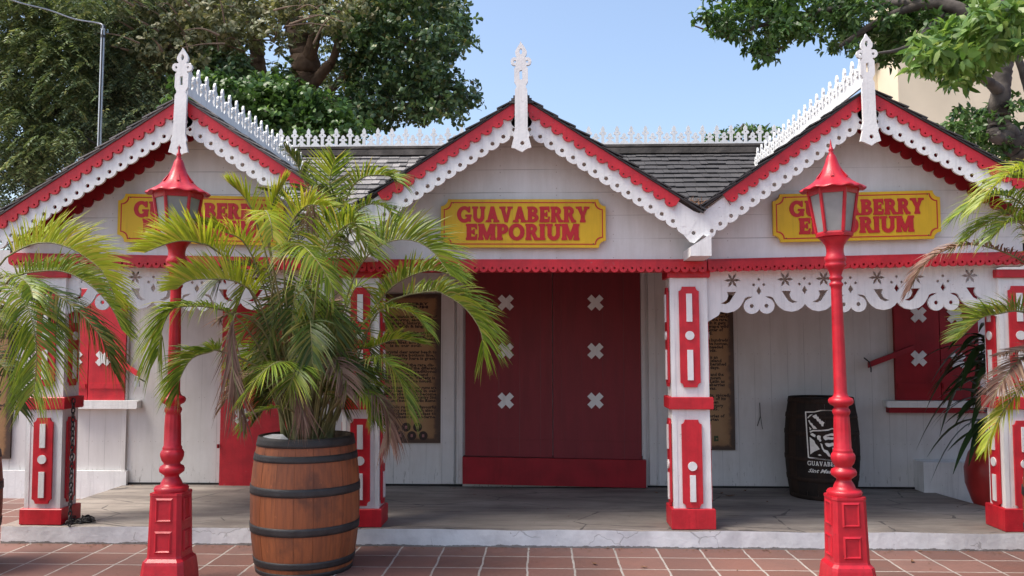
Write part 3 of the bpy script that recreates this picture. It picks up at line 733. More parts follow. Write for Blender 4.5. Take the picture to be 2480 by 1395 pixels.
for gi, (ax, ay, sl_l, sl_r) in enumerate(GA):
    A = P(ax, ay, YG)
    A = Vector((A.x, YG, A.z))
    xl_ = [P(0, 520, YG).x - .10, P(868, 0, YG).x, P(1693, 0, YG).x][gi]
    xr_ = [P(868, 0, YG).x, P(1693, 0, YG).x, P(2512, 0, YG).x][gi]
    Ll = (A.x - xl_) * math.hypot(1, sl_l); Lr = (xr_ - A.x) * math.hypot(1, sl_r)
    gable_geo.append((A, sl_l, sl_r, xl_, xr_))
    for side, slp, LL in ((-1, sl_l, Ll), (1, sl_r, Lr)):
        # lower ends butt in the valley
        endw = LL - (.0 if (gi, side) not in ((0, -1), (2, 1)) else -.05)
        mb = MB(); board(mb, A, slp, side, .03, endw, 'white', YG + .022, YG + .042); mb.build('scalloped_barge_board', 'white_paint', shop)
        mb = MB(); board(mb, A, slp, side, .0, LL - (.20 if (gi, side) not in ((0, -1), (2, 1)) else -.05), 'red', YG, YG + .020); mb.build('red_barge_board', 'red_paint', shop)
        if (gi, side) in ((0, -1), (2, 1)): mb = MB(); board(mb, A, slp, side, .03, LL, .152, YB + .03, YB + .05); mb.build('gable_scallop', 'shaded_dark_red', shop)  # red wall scallops, eave shade painted in by the darker red
        # roof slope
        L = math.hypot(1, slp); cx, cz = side / L, -slp / L; nx_, nz_ = slp * side / L, 1 / L
        Y1 = 10.3
        mb = MB()
        p0 = (A.x, A.z + .003); p1 = (A.x + cx * (LL + .01), A.z + cz * (LL + .01) + .003)
        q0 = (p0[0] + 0, p0[1] + .014); q1 = (p1[0] + nx_ * .011, p1[1] + nz_ * .011)
        mb.hexa([(p0[0], YG - .012, p0[1]), (p1[0], YG - .012, p1[1]), (p1[0], Y1, p1[1]), (p0[0], Y1, p0[1]), (q0[0], YG - .012, q0[1]), (q1[0], YG - .012, q1[1]), (q1[0], Y1, q1[1]), (q0[0], Y1, q0[1])])
        S = LL + .01
        def fr3(s, w, h, A=A, cx=cx, cz=cz, nx_=nx_, nz_=nz_, S=S):
            d = S - s
            return (A.x + cx * d + nx_ * (h + .004), w, A.z + .002 + cz * d + nz_ * (h + .004))
        shingled(mb, fr3, 0, S - .02, YG - .022, Y1, .15, seed=gi * 2 + side, wmin=.1, wmax=.2)
        mb.build('gable_roof', 'shingles', shop)
    mb = MB(); mb.plate([(A.x, A.z - .045), (A.x + .125, A.z - .165), (A.x + .10, A.z - .20), (A.x + .05, A.z - .235), (A.x - .05, A.z - .235), (A.x - .10, A.z - .20), (A.x - .125, A.z - .165)], [], YG + .0235, YG + .0405); mb.build('apex_board', 'white_paint', shop)
    # gable wall
    zb_ = PZ(ax, 640, YB + .06); zb_l = zb_r = zb_ - .02
    zl_ = A.z - (A.x - xl_) * sl_l; zr_ = A.z - (xr_ - A.x) * sl_r
    mb = MB(); mb.plate([(xl_ - .0, zb_l), (xr_, zb_r), (xr_, zr_ + .0), (A.x, A.z), (xl_, zl_)], [], YB + .053, YB + .12)
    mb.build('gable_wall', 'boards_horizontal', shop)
# fascia blocks joining the barge boards in the valleys
for vi, (vx, vy) in enumerate(VAL):
    v = P(vx, vy, YG + .03); b = P(vx, vy + 82, YG + .03)
    mb = MB(); hw = .21; h = .225
    o = [(v.x, v.z - .002), (v.x + .11, v.z + .04), (v.x + .135, v.z - .12), (v.x + .115, v.z - .175), (v.x + .085, v.z - .20), (v.x + .03, v.z - .17), (v.x - .04, v.z - .235), (v.x - .075, v.z - .225), (v.x - .14, v.z - .15), (v.x - .11, v.z + .04)]
    mb.plate(o, [circ(v.x - .045, v.z - .155, .0165, 12), circ(v.x + .095, v.z - .14, .0165, 12)], YG + .0235, YG + .0405); mb.build('valley_board', 'white_paint', shop)
    # projecting beam end
    a = P(1650 if vi else 826, 595, YB); c0 = P(1672 if vi else 848, 598, YG - .02); c1 = P(1722 if vi else 898, 566, YG - .02); zb0 = PZ(1690, 620, YG - .02); zb1 = PZ(1690, 628, YB) 
    mb = MB(); Yf = YG - .03
    mb.hexa([(c0.x, Yf, zb0), (c1.x, Yf, zb0), (c1.x, YB + .04, zb0 - .01), (c0.x, YB + .04, zb0 - .01), (c0.x, Yf, c0.z), (c1.x, Yf, c1.z), (c1.x, YB + .04, c1.z), (c0.x, YB + .04, c0.z)])
    mb.build('beam_end', 'white_paint', shop)
    mb = MB()
    for i in range(26):
        p_ = Vector((v.x + random.gauss(0, .04), YG + .05 + random.random() * .25, v.z + .045 + random.random() * .05))
        d_ = Vector((random.gauss(0, 1), random.gauss(0, .6), random.random() * 1.2)).normalized() * random.uniform(.05, .13)
        mb.tube([p_, p_ + d_ * .5 + Vector((0, 0, .01)), p_ + d_], [.004, .003, .001], 4)
    if vi: tag(mb.build('dry_twigs', 'dry_leaf', None, (v.x, YG + .1, v.z + .04)), 'dry twigs and leaves caught in the right roof valley', 'twigs')

# main roof behind the gables
xr0, xr1 = PX(600, 360, 10.5), PX(1905, 360, 10.5); zr = PZ(1240, 366, 10.5)
s_ = .62; ye, ze = 8.0, zr - .62 * 2.5
mb = MB()
ex0, ex1 = -4.1, 3.9
mb.add([(ex0, ye, ze), (ex1, ye, ze), (xr1, 10.5, zr), (xr0, 10.5, zr), (ex0, 13, ze), (ex1, 13, ze)], [(0, 1, 2, 3), (3, 2, 5, 4), (0, 3, 4), (1, 5, 2), (0, 4, 5, 1)])
def fr3(s, w, h):
    c, d = 1 / math.hypot(1, s_), s_ / math.hypot(1, s_)
    return (w, ye + c * s - d * h, ze + d * s + c * h)
shingled(mb, fr3, 0.3, 2.5 * math.hypot(1, s_) - .10, xr0 - .1, xr1 + .2, .145, seed=3)
for yy in (10.40, 10.60):
    mb.hexa([(xr0, yy - .10, zr - .05), (xr1, yy - .10, zr - .05), (xr1, yy + .10, zr - .05), (xr0, yy + .10, zr - .05), (xr0, yy - .10 + (.0 if yy < 10.5 else .06), zr + .0), (xr1, yy - .10 + (.0 if yy < 10.5 else .06), zr), (xr1, yy + .10, zr + .015), (xr0, yy + .10, zr + .015)])
mb.build('main_roof', 'shingles', shop)
mb = MB(); mb.box(xr0, xr1, 10.27, 10.30, zr - .09, zr - .02); mb.box(xr0, xr1, 10.30, 10.5, zr - .03, zr + .03); mb.build('ridge_cap', 'bark_grey', shop)

# cresting
def picket(x, h, w, small):
    "fleur shaped picket from the rail upwards; returns outline from left foot to right foot"
    z = h; hw = w
    o = [(x - hw * .36, .0), (x - hw * .36, z * .34)]
    o = [(x + hw * .42, 0), (x + hw * .42, z * .42), (x + hw * .5, z * .46), (x + hw * .98, z * .50), (x + hw, z * .60), (x + hw * .6, z * .66), (x + hw * .42, z * .68), (x + hw * .55, z * .80), (x + hw * .3, z * .92), (x, z)]
    if small: o = [(x + hw * 1.0, 0.0), (x + hw * .95, z * .10), (x + hw * .45, z * .22), (x + hw * .40, z * .38)] + [(x + hw * .98, z * .42), (x + hw, z * .55), (x + hw * .6, z * .62), (x + hw * .42, z * .64), (x + hw * .50, z * .80), (x + hw * .28, z * .92), (x, z)]
    L_ = [(2 * x - u, v) for u, v in o[:-1]][::-1]
    return o + L_
def cresting(L, put_fr, per=.175, y0=0, y1=.018, rail=.06, h=.215, hs=.125):
    n = int(L / per); per = L / n; o = [(0, -rail)]; holes = []
    top = []
    for i in range(n):
        for (c, hh, w, sm) in (((i + .28) * per, h, .036, False), ((i + .78) * per, hs, .038, True)):
            top += picket(c, hh, w * (1.22 if not sm else 1.3), sm)[::-1]
            holes.append(circ(c, hh * (.58 if not sm else .53), .0085, 7))
    o = [(0, -rail), (0, 0)] + top + [(L, 0), (L, -rail)]
    mb = MB(); mb.plate(o[::-1], holes, y0, y1); mb.v = [put_fr(*v) for v in mb.v]
    return mb
L = xr1 - xr0 - .06
mb = cresting(L, lambda u, y, v: (xr0 + .03 + u, 10.46 + y, zr + .088 + v)); mb.build('ridge_cresting', 'white_paint', shop)
for gi in (0, 2):
    A = gable_geo[gi][0]; Lc = 3.36
    mb = cresting(Lc, lambda u, y, v, A=A: (A.x + y - .009, YG + .08 + u, A.z + .115 + v), .175); mb.build('ridge_cresting', 'white_paint', shop)
A = gable_geo[1][0]
mb = MB()
for k in range(5):
    w = .032 + .016 * k; z = A.z + .062 - .0225 * k
    mb.box(A.x - w, A.x + w, YG - .016 - .004 * k, 10.2, z - .019, z)
mb.build('ridge_cap', 'shingles', shop)

# finials (traced once, real size)
def finial(ax, ay, rot):
    k = YG / F / 2.492
    S = [(893, 95), (907, 115), (925, 138), (936, 160), (931, 182), (922, 193)]
    right = [(896, 95), (908, 112), (924, 135), (935, 158), (932, 178), (921, 192)] + \
            [(939 + 24 * math.cos(R(a)), 219 + 26 * math.sin(R(a))) for a in (-110, -75, -40, 0, 40, 75, 105)] + \
            [(930, 250), (941, 262), (941, 345), (928, 368), (928, 380), (937, 395), (938, 640), (944, 660), (950, 676), (944, 690), (950, 712), (960, 752), (938, 758), (920, 768)]
    right = [(x - 898, y) for x, y in right]; bottom = (6, 780)
    o = [(x, y) for x, y in right] + [bottom] + [(-x + 2, y) for x, y in right][::-1][:-1]
    holes = [circ(0, 157, 9, 12, 19), circ(-37, 220, 8.5, 10), circ(38, 220, 8.5, 10), [(-9, 278), (7, 273), (9, 330), (-8, 333)], circ(7, 725, 13, 12)]
    A = P(ax, ay, YG - .03); r = R(rot)
    def fr_(u, v):
        x, z = u * k, -(v - 470) * k
        return (A.x + x * math.cos(r) - z * math.sin(r), A.z + x * math.sin(r) + z * math.cos(r))
    mb = MB(); mb.plate(o, holes, YG - .062, YG - .037, fr_); mb.build('finial', 'white_paint', shop)
finial(440, 262, -1.3); finial(1262, 249, .2); finial(2100, 232, .8)

# ================================================================== SIGNS
def signboard(corners, label):
    (xa, ya), (xb, yb), (xc, yc) = corners      # top-left, top-right, bottom-left
    Y = YB + .02; p, q, r_ = P(xa, ya, Y), P(xb, yb, Y), P(xc, yc, Y)
    W = q.x - p.x; H = p.z - r_.z; sl_ = (q.z - p.z) / W
    fr_ = lambda u, v: (p.x + u * W / 398, p.z - v * H / 117 + u * W / 398 * sl_)
    def outl(i, k):
        o = []
        def arc(cx, cy, a0, a1): return [(cx + k * math.cos(R(a0 + (a1 - a0) * t / 5)), cy + k * math.sin(R(a0 + (a1 - a0) * t / 5))) for t in range(6)]
        a, b, c, d = i, 398 - i, i, 117 - i
        return arc(a, c, 90, 0) + arc(b, c, 180, 90) + arc(b, d, 270, 180) + arc(a, d, 360, 270)
    root = thing('shop_sign', label, 'sign', (p.x + W / 2, Y, r_.z), 'yellow shop name signs on the gables')
    mb = MB(); mb.plate(outl(0, 17), [], Y - .028, Y - .0, fr_); mb.build('signboard', 'sign_yellow', root)
    mb = MB(); mb.plate(outl(7, 17), [outl(9.5, 17)[::-1]], Y - .0298, Y - .0285, fr_); mb.build('border_line', 'sign_red', root)
    for (u, v) in ((30, 9), (368, 9), (30, 108), (368, 108)):
        mb = MB(); mb.plate([fr_(u + 1.6 * math.cos(t * PI / 3), v + 1.6 * math.sin(t * PI / 3)) for t in range(6)], [], Y - .0305, Y - .0285); mb.build('nail', 'black_iron', root)
    mb = MB()
    def put(u, v, k):
        x, z = fr_(u, v); return (x, Y - .0325 - .00022 * k if k >= 0 else Y - .0285, z)
    letters(mb, 'GUAVABERRY', 40, 357, 55, 19, put, bold=.05, gap=.10); letters(mb, 'EMPORIUM', 61, 333, 98, 61, put, bold=.05, gap=.09)
    mb.build('lettering', 'sign_red', root)
signboard([(291, 470), (689, 479), (291, 586)], 'yellow shop sign on the left gable, partly behind palm fronds and a lamp')
signboard([(1069, 484), (1466, 484), (1070, 600)], 'yellow shop sign on the middle gable, fully readable above the double door')
signboard([(1869, 472), (2272, 462), (1870, 588)], 'yellow shop sign on the right gable, crossed by the right lamp')

# ================================================================== POSTERS
TXT_A = ["GUAVABERRY", "EMPORIUM", None, None, "Caribbean Islands are a union of", "different charms, each with its", "own geography, history, culture,", "people, wealth & language.", None,
 "Every traveller who arrives", "on our shores, meeting our", "people, tasting the kitchens,", "the nationalities, and good rum", "is in our soul.", None,
 "From crystal clear water beach to", "your favourite bottom line,", "nature's bounty here is great.", None,
 "We have found the rare cla-", "sses, the agement of the different", "tastes in the old traditional", "rums, dark and around", "a world of charm. Variety is", "what standards are noted.", None,
 "From the islands' shore our rums are", "carefully blended, aged in oak", "barrels, tended to, to become", "our 5 and 10 year old Country Sint", "Maarten and new Republic Rums.", None,
 "Our Republic rums are flavourful", "guavaberry rums which also", "bring that character & class to", "any drink, classic or moderne."]
TXT_B = ["GUAVABERRY", None, "Guavaberry is the legendary", "folk liqueur of Sint Maarten/St", "Martin, made from the rare,", "local berry which it gets", "from the hills, a grape wild", "found in the center of", "the island.", None,
 "It was made in the hundreds", "of years past in the homes,", "and in all they needed", "of the islands.", None, "Guavaberry is an", "age old local island", "tradition and a cherished", "taste of old days.", None, "The trees grow and the", "fruit is most known", "by its name in Latin as", "rare, ripe guavaberries", "unlike guavas.", None,
 "It is woody, fruity, spiced,", "a bittersweet all of its", "own. It has been", "made in small factory", "lots since 1985.", None, "Learn the histories of", "our Sint Maarten", "rums at"]
def poster(x0, x1, y0, y1, txt, label, art, spc=None):
    Y = YW - .022; p, q = P(x0, y0, Y), P(x1, y1, Y); W = q.x - p.x; H = p.z - q.z
    root = thing('info_board', label, 'poster', (p.x + W / 2, Y, q.z))
    mb = MB(); mb.box(p.x, q.x, Y - .006, YW - .003, q.z, p.z); mb.build('printed_panel', 'parchment', root)
    mb = MB(); n = len(txt); sp = H * .78 / n; z = p.z - H * .055
    cx = p.x + W * .52
    for t in txt:
        z -= sp
        if t: 
            big = t.isupper()
            text_mesh(mb, t, sp * (1.15 if big else 1.3), lambda u, v, z=z: (cx + u, Y - .0075, z + v), bold=.05 * sp, fit=min(W * .84, (W * .029) * len(t) if not big else W * .6))
    mb.build('lettering', 'ink', root)
    if art == 'barrels':
        for j, (r, cnt, of) in enumerate(((0, 4, 0), (1, 3, .5))):
            for i in range(cnt):
                c = (p.x + W * (.30 + .155 * (i + of)), q.z + .075 + r * .088)
                mb = MB(); mb.plate(circ(c[0], c[1], .047, 18), [], Y - .008, Y - .0065); mb.add([], []); b_ = mb.build('barrel_print', 'ink', root)
                mb = MB(); mb.plate([(c[0] - .011, c[1] - .014), (c[0] + .011, c[1] - .014), (c[0] + .011, c[1] + .014), (c[0] - .011, c[1] + .014)], [circ(c[0], c[1] - .003, .005, 6)], Y - .0095, Y - .0085); mb.build('label_print', 'pink_print', root)
    elif art == 'stamp':
        mb = MB(); c = (p.x + W * .71, q.z + .115); mb.plate([(c[0] - .025, c[1] - .028), (c[0] + .022, c[1] - .024), (c[0] + .02, c[1] + .03), (c[0] - .024, c[1] + .028)], [circ(c[0] + .004, c[1], .009, 5)], Y - .008, Y - .0065); mb.build('logo_print', 'leaf_pot', root)
    return root
poster(893, 1067, 712, 1073, TXT_A, 'tall brown parchment style board with seven printed barrels, left of the double door', 'barrels')
poster(1618, 1781, 716, 1090, TXT_B, 'tall brown parchment style board half hidden behind the post right of the door', 'stamp')
poster(-140, 24, 745, 1111, TXT_B, 'light parchment style board cut by the left edge of the photo', None)

# ================================================================== STREET LAMPS
def lamp(base, tilt, label, hrot=0):
    k = 5.72 / F
    root = thing('street_lamp', label, 'street lamp', base, 'red cast iron street lamps'); root['world_built'] = 0
    root.rotation_euler = (0, R(tilt), 0)
    # heights above the ground from rows of the photograph (ground row 1417)
    Z = lambda y: (1417 - y) * k
    def octo(hw, z, ch=.22): c = hw * ch * 2 * .5; return [(-hw + c, -hw, z), (hw - c, -hw, z), (hw, -hw + c, z), (hw, hw - c, z), (hw - c, hw, z), (-hw + c, hw, z), (-hw, hw - c, z), (-hw, -hw + c, z)]
    mb = MB(); prof = [(1425, 54.5), (1392, 53.5), (1362, 50), (1355, 48.5), (1348, 42), (1343, 41), (1290, 40), (1204, 38), (1202, 39), (1196, 38.5)]
    vs = []
    for y, hw in prof: vs += octo(hw * k, Z(y))
    n = len(prof)
    mb.add(vs, [(a * 8 + i, a * 8 + (i + 1) % 8, a * 8 + 8 + (i + 1) % 8, a * 8 + 8 + i) for a in range(n - 1) for i in range(8)] + [tuple(range(8)), tuple((n - 1) * 8 + i for i in range(8))])
    for face in range(4):       # raised mouldings with sunk panels
        for (ya, yb) in ((1207, 1264), (1284, 1336)):
            hw = 21.0
            for (t0, t1, e0, e1) in ((0, 4.0, 0.0, 3.0), (4.0, 7.0, 3.0, -.5)):
                pts = []
                for (t, e) in ((t0, e0), (t1, e1)):
                    for (u, y) in ((-hw + t, yb - t), (hw - t, yb - t), (hw - t, ya + t), (-hw + t, ya + t)):
                        rad = 38 + (y - 1204) / 140 * 3.0
                        pts.append((u * k, -(rad + e + .3) * k, Z(y)))
                a = PI / 2 * face
                pts = [(x * math.cos(a) - y * math.sin(a), x * math.sin(a) + y * math.cos(a), z) for x, y, z in pts]
                mb.add(pts, [(i, (i + 1) % 4, 4 + (i + 1) % 4, 4 + i) for i in range(4)])
    mb.build('pedestal', 'lamp_red', root)
    mb = MB()
    flute = lambda a, z: 1 + (.035 * math.cos(12 * a) if (Z(1086) < z < Z(1012)) or (Z(955) < z < Z(712)) else 0) + (.02 * math.cos(8 * a) if Z(1122) < z < Z(1096) else 0)
    prof = [(1197, 38), (1188, 40.5), (1183, 37), (1181, 26), (1174, 24), (1166, 20), (1162, 17), (1158, 17), (1154, 22), (1149, 28.5), (1142, 29.5), (1136, 27), (1132, 20), (1128, 19), (1122, 24), (1112, 27.5), (1104, 28), (1098, 25), (1095, 22), (1093, 23), (1089, 21.5), (1086, 20), (1040, 18.8), (1014, 17.5), (1010, 17), (1006, 19), (1001, 20.5), (996, 19.5), (992, 16), (988, 17), (984, 25), (979, 28.5), (974, 29), (969, 26), (966, 19), (962, 16.5), (955, 15), (850, 14), (712, 12.6), (704, 13), (700, 16), (696, 16.2), (693, 12.5), (688, 12.5), (685, 15.5), (681, 15.5), (678, 12.8), (668, 16), (660, 19), (655, 24), (649, 24.5), (646, 22), (642, 24.5), (634, 25), (628, 21), (622, 20), (612, 20), (603, 22.5), (594, 29), (586, 36)]
    mb.lathe([(Z(y), r * k) for y, r in prof], 48, mod=flute)
    mb.build('post', 'lamp_red', root)
    # lantern: six sided
    def hexr(hw, z): return [(hw * k * math.cos(R(60 * i + hrot)) , hw * k * math.sin(R(60 * i + hrot)), Z(z)) for i in range(6)]
    mb = MB(); vs = hexr(36, 586) + hexr(42, 583) + hexr(43, 576) + hexr(41, 572)
    mb.add(vs, [(a * 6 + i, a * 6 + (i + 1) % 6, a * 6 + 6 + (i + 1) % 6, a * 6 + 6 + i) for a in range(3) for i in range(6)] + [(0, 1, 2, 3, 4, 5), (18, 19, 20, 21, 22, 23)])
    lo, hi = hexr(40, 574), hexr(56, 470)
    for i in range(6):
        mb.tube([lo[i], hi[i]], 4.3 * k, 6, smooth=False)
    vs = hexr(57, 482) + hexr(59, 468) + hexr(50, 468) + hexr(49, 482)
    mb.add(vs, [(a * 6 + i, a * 6 + (i + 1) % 6, ((a + 1) % 4) * 6 + (i + 1) % 6, ((a + 1) % 4) * 6 + i) for a in range(4) for i in range(6)])
    mb.build('lantern_frame', 'lamp_red', root)
    mb = MB(); vs = hexr(38.5, 573) + hexr(54.5, 470)
    for i in range(6): mb.add([vs[i], vs[(i + 1) % 6], vs[6 + (i + 1) % 6], vs[6 + i]], [(0, 1, 2, 3)])
    mb.build('lantern_glass', 'glass_frosted', root)
    mb = MB()
    def md(a, z):
        q = (Z(384) - z) / (Z(384) - Z(466)); q = max(0, min(1, q))
        return 1 + .02 * q * q * math.cos(12 * a) + .025 * q * math.cos(6 * a)
    pr = [(384, 9), (391, 12), (402, 15), (414, 19.5), (426, 26), (438, 34), (448, 43), (456, 54), (463, 66), (468, 73), (471, 73), (469, 60), (468, 48)]
    n = 72; vs = []
    for y, r in pr:
        for i in range(n):
            a = 2 * PI * i / n + R(hrot); dz = (1.6 * math.cos(12 * (a - R(hrot)))) * max(0, (r - 40) / 33) ** 2
            rr = r * md(a - R(hrot), Z(y)) * k; vs.append((rr * math.cos(a), rr * math.sin(a), Z(y) + dz * k))
    mb.add(vs, [(q * n + i, q * n + (i + 1) % n, (q + 1) * n + (i + 1) % n, (q + 1) * n + i) for q in range(len(pr) - 1) for i in range(n)], 0, True)
    mb.add(vs[:n], [tuple(range(n))])
    for i in range(6):     # small vents on the roof
        a = R(60 * i + 30 + hrot); p = Vector((math.cos(a), math.sin(a), 0)); t = Vector((-math.sin(a), math.cos(a), 0))
        b0 = p * 22.5 * k + Vector((0, 0, Z(419))); b1 = p * 38 * k + Vector((0, 0, Z(441)))
        mb.add([b0, b1 - t * 4 * k + p * 2 * k, b1 + t * 4 * k + p * 2 * k, b1 - p * 4 * k + Vector((0, 0, -2 * k))], [(0, 1, 2), (0, 1, 3), (0, 2, 3), (1, 2, 3)])
    mb.build('lantern_roof', 'lamp_red', root)
    mb = MB(); mb.lathe([(Z(y), r * k) for y, r in ((386, 9), (382, 6), (379, 6.5), (376, 4), (372, 6.5), (368, 5), (364, 3), (356, 2), (345, .5))], 16); mb.build('spire', 'lamp_red', root)
    return root
bL = P(410, 1417, 5.72); bR = P(2054, 1417, 5.72)
lamp((bL.x, 5.72, 0), -.25, 'red cast iron street lamp beside the planter barrel, in front of the left gable', 22)
lamp((bR.x, 5.72, 0), -.75, 'red cast iron street lamp in front of the right gable and black barrel', -19)

# ================================================================== BARRELS
def barrel_prof(z, H, r0, r1):
    t = 2 * z / H - 1; return r1 - (r1 - r0) * (abs(t) ** 2.1)
def staves(mb, c, H, r0, r1, n=24, m=0, rnd=None):
    rnd = rnd or random.Random(4); a = 0; ws = [rnd.uniform(.75, 1.3) for _ in range(n)]; tot = sum(ws)
    for w in ws:
        da = 2 * PI * w / tot; sub = 3; vs = []; zs = [H * i / 12 for i in range(13)]
        off = rnd.uniform(-.0015, .0015)
        for z in zs:
            r = barrel_prof(z, H, r0, r1) + off
            for k in range(sub + 1):
                q = a + da * (k / sub) ; q = a + da * .006 + (da * .988) * k / sub
                vs.append((c[0] + r * math.cos(q), c[1] + r * math.sin(q), c[2] + z))
        fs = [(i * (sub + 1) + k, i * (sub + 1) + k + 1, (i + 1) * (sub + 1) + k + 1, (i + 1) * (sub + 1) + k) for i in range(12) for k in range(sub)]
        mb.add(vs, fs, m, True); a += da
def hoop(c, z0, z1, H, r0, r1, g=.006):
    mb = MB(); pr = [(z0, barrel_prof(z0, H, r0, r1) - .002), (z0, barrel_prof(z0, H, r0, r1) + g)] + [(z0 + (z1 - z0) * t, barrel_prof(z0 + (z1 - z0) * t, H, r0, r1) + g) for t in (.33, .66)] + [(z1, barrel_prof(z1, H, r0, r1) + g), (z1, barrel_prof(z1, H, r0, r1) - .002)]
    mb.lathe(pr, 64, c, cap=False); return mb
def planter(cx, cy, label):
    H = .945; r0, r1 = .336, .388
    root = thing('planter_barrel', label, 'barrel planter', (cx, cy, 0))
    mb = MB(); staves(mb, (cx, cy, 0), H, r0, r1, 22)
    st = mb.build('staves', 'oak', root)
    mb = MB(); mb.lathe([(H - .001, r0 - .003), (H, r0 - .022), (.80, r0 - .018)], 48, (cx, cy, 0), cap=False); mb.build('inner_wall', 'soil', root)
    for z0, z1 in ((.0, .03), (.058, .108), (.288, .345), (.555, .612), (.785, .832), (.885, .948)):
        hoop((cx, cy, 0), z0, z1, H, r0, r1).build('hoop', 'black_iron', root)
    mb = MB(); mb.lathe([(.845, r0 - .021), (.86, .2), (.87, .1), (.872, .001)], 32, (cx, cy, 0), cap=False); mb.build('soil', 'soil', root)
    return root
bc = P(737, 1400, 6.20); BX, BY = bc.x, 6.20
pb = planter(BX, BY, 'brown oak barrel with dark hoops used as a planter, left of the middle post')
mb = MB(); p = Vector((BX - .22, BY - .20, .93))
vs = [(BX - .29, BY - .10, .945), (BX - .12, BY - .26, .932), (BX - .07, BY - .21, .935), (BX - .14, BY - .12, .962), (BX - .24, BY - .05, .955)]
mb.add(vs + [(x, y, z - .01) for x, y, z in vs], [(0, 1, 2, 3, 4), (9, 8, 7, 6, 5)] + [(i, (i + 1) % 5, 5 + (i + 1) % 5, 5 + i) for i in range(5)])
tag(mb.build('plastic_scrap', 'plastic_sheet', None, (BX - .2, BY - .15, .94)), 'crumpled grey plastic scrap on the rim of the planter barrel', 'plastic scrap')

# black barrel with the printed emblem
kb = P(1993, 1200, 8.42); KX, KY = kb.x, 8.42
root = thing('black_barrel', 'black painted barrel with white printed emblem against the porch wall', 'barrel', (KX, KY, ZP))
H = .955; r0, r1 = .298, .345
mb = MB(); staves(mb, (KX, KY, ZP), H, r0, r1, 22, rnd=random.Random(9)); mb.lathe([(H - .02, r0 - .002), (H - .02, .01)], 40, (KX, KY, ZP), cap=False); mb.build('staves', 'oak_black', root)
for z0, z1 in ((.0, .04), (.17, .21), (.36, .40), (.60, .64), (.76, .80), (.905, .955)): hoop((KX, KY, ZP), z0, z1, H, r0, r1, .004).build('hoop', 'oak_black', root)
def on_barrel(px, py, lift=.007):
    "wrap a drawing round the barrel front"
    s = 8.1 / F; X = (px - 1995) * s; z = PZ(1995, py, 8.06) - ZP
    r = barrel_prof(max(0, min(H, z)), H, r0, r1) + lift; a = max(-1.4, min(1.4, X / r))
    a -= math.atan2(KX, KY); return (KX + r * math.sin(a), KY - r * math.cos(a), ZP + z)
ZZ = lambda pts: [(1890 + x / 4.98, 940 + y / 4.98) for x, y in pts]
def inkpoly(mb, pts, k=0, step=4):
    d = []
    for i in range(len(pts)):
        a, b = pts[i], pts[(i + 1) % len(pts)]; n = max(1, int(math.dist(a, b) / step))
        d += [(a[0] + (b[0] - a[0]) * j / n, a[1] + (b[1] - a[1]) * j / n) for j in range(n)]
    tr = tessellate_polygon([[Vector((x, y, 0)) for x, y in d]])
    mb.add([on_barrel(x, y, .0075 + k * .0006) for x, y in d], [tuple(t) for t in tr])
mb = MB()
shapes = [
 [(338, 295), (352, 295), (378, 858), (362, 852)], [(338, 295), (450, 288), (520, 268), (640, 268), (800, 285), (800, 297), (640, 282), (520, 282), (455, 300), (350, 308)],
 [(362, 842), (640, 862), (800, 856), (800, 870), (640, 876), (370, 858)], [(786, 290), (800, 290), (802, 866), (788, 866)],
 [(425, 345), (470, 322), (482, 350), (496, 352), (500, 375), (515, 378), (522, 398), (540, 400), (548, 412), (562, 418), (552, 432), (545, 466), (526, 462), (520, 440), (505, 432), (495, 408), (480, 405), (465, 375), (448, 372)],
 [(365, 365), (400, 330), (430, 322), (400, 350), (372, 378)], [(375, 400), (392, 396), (404, 425), (420, 432), (435, 458), (452, 466), (476, 498), (432, 500), (412, 462), (395, 445)],
 [(388, 530), (430, 513), (520, 508), (600, 498), (645, 482), (760, 500), (760, 512), (645, 498), (600, 514), (520, 524), (430, 530), (398, 548)],
 [(385, 475), (412, 500), (393, 520)], [(398, 560), (425, 552), (458, 572), (452, 600), (425, 590), (400, 575)],
 [(470, 585), (490, 572), (515, 582), (512, 615), (522, 640), (505, 652), (488, 628), (478, 625)],
 [(540, 590), (570, 566), (640, 545), (700, 560), (720, 600), (680, 610), (640, 625), (600, 620), (566, 632), (548, 615)],
 [(556, 668), (580, 662), (612, 668), (640, 658), (690, 668), (700, 700), (640, 700), (600, 712), (572, 700)],
 [(388, 600), (440, 640), (455, 680), (478, 705), (500, 742), (440, 772), (392, 812)], [(508, 668), (530, 680), (535, 710), (548, 742), (590, 756), (612, 800), (622, 832), (592, 822), (572, 790), (545, 772), (525, 735)],
 [(560, 600), (600, 590), (636, 596), (600, 602)], [(400, 620), (430, 650), (446, 690), (420, 660)],
 [(640, 720), (700, 715), (690, 790), (650, 830), (630, 800), (645, 760)], [(478, 812), (500, 802), (520, 818), (492, 822)], [(730, 640), (775, 600), (778, 800), (740, 760)]]
for i, sh in enumerate(shapes): inkpoly(mb, ZZ(sh), i % 3)
mb.build('emblem', 'cream_print', root)
mb = MB(); letters(mb, 'GUAVABERRY', 1961, 2046, 1130, 1119, lambda u, v, k: on_barrel(u, v, .0075 + .0002 * max(k, 0)), gap=.05)
text_mesh(mb, 'Sint Maarten', 13, lambda u, v: on_barrel(1962 + u, 1147 - v, .0078), align='LEFT', shear=.45, bold=.35, fit=80)
mb.build('lettering', 'cream_print', root)

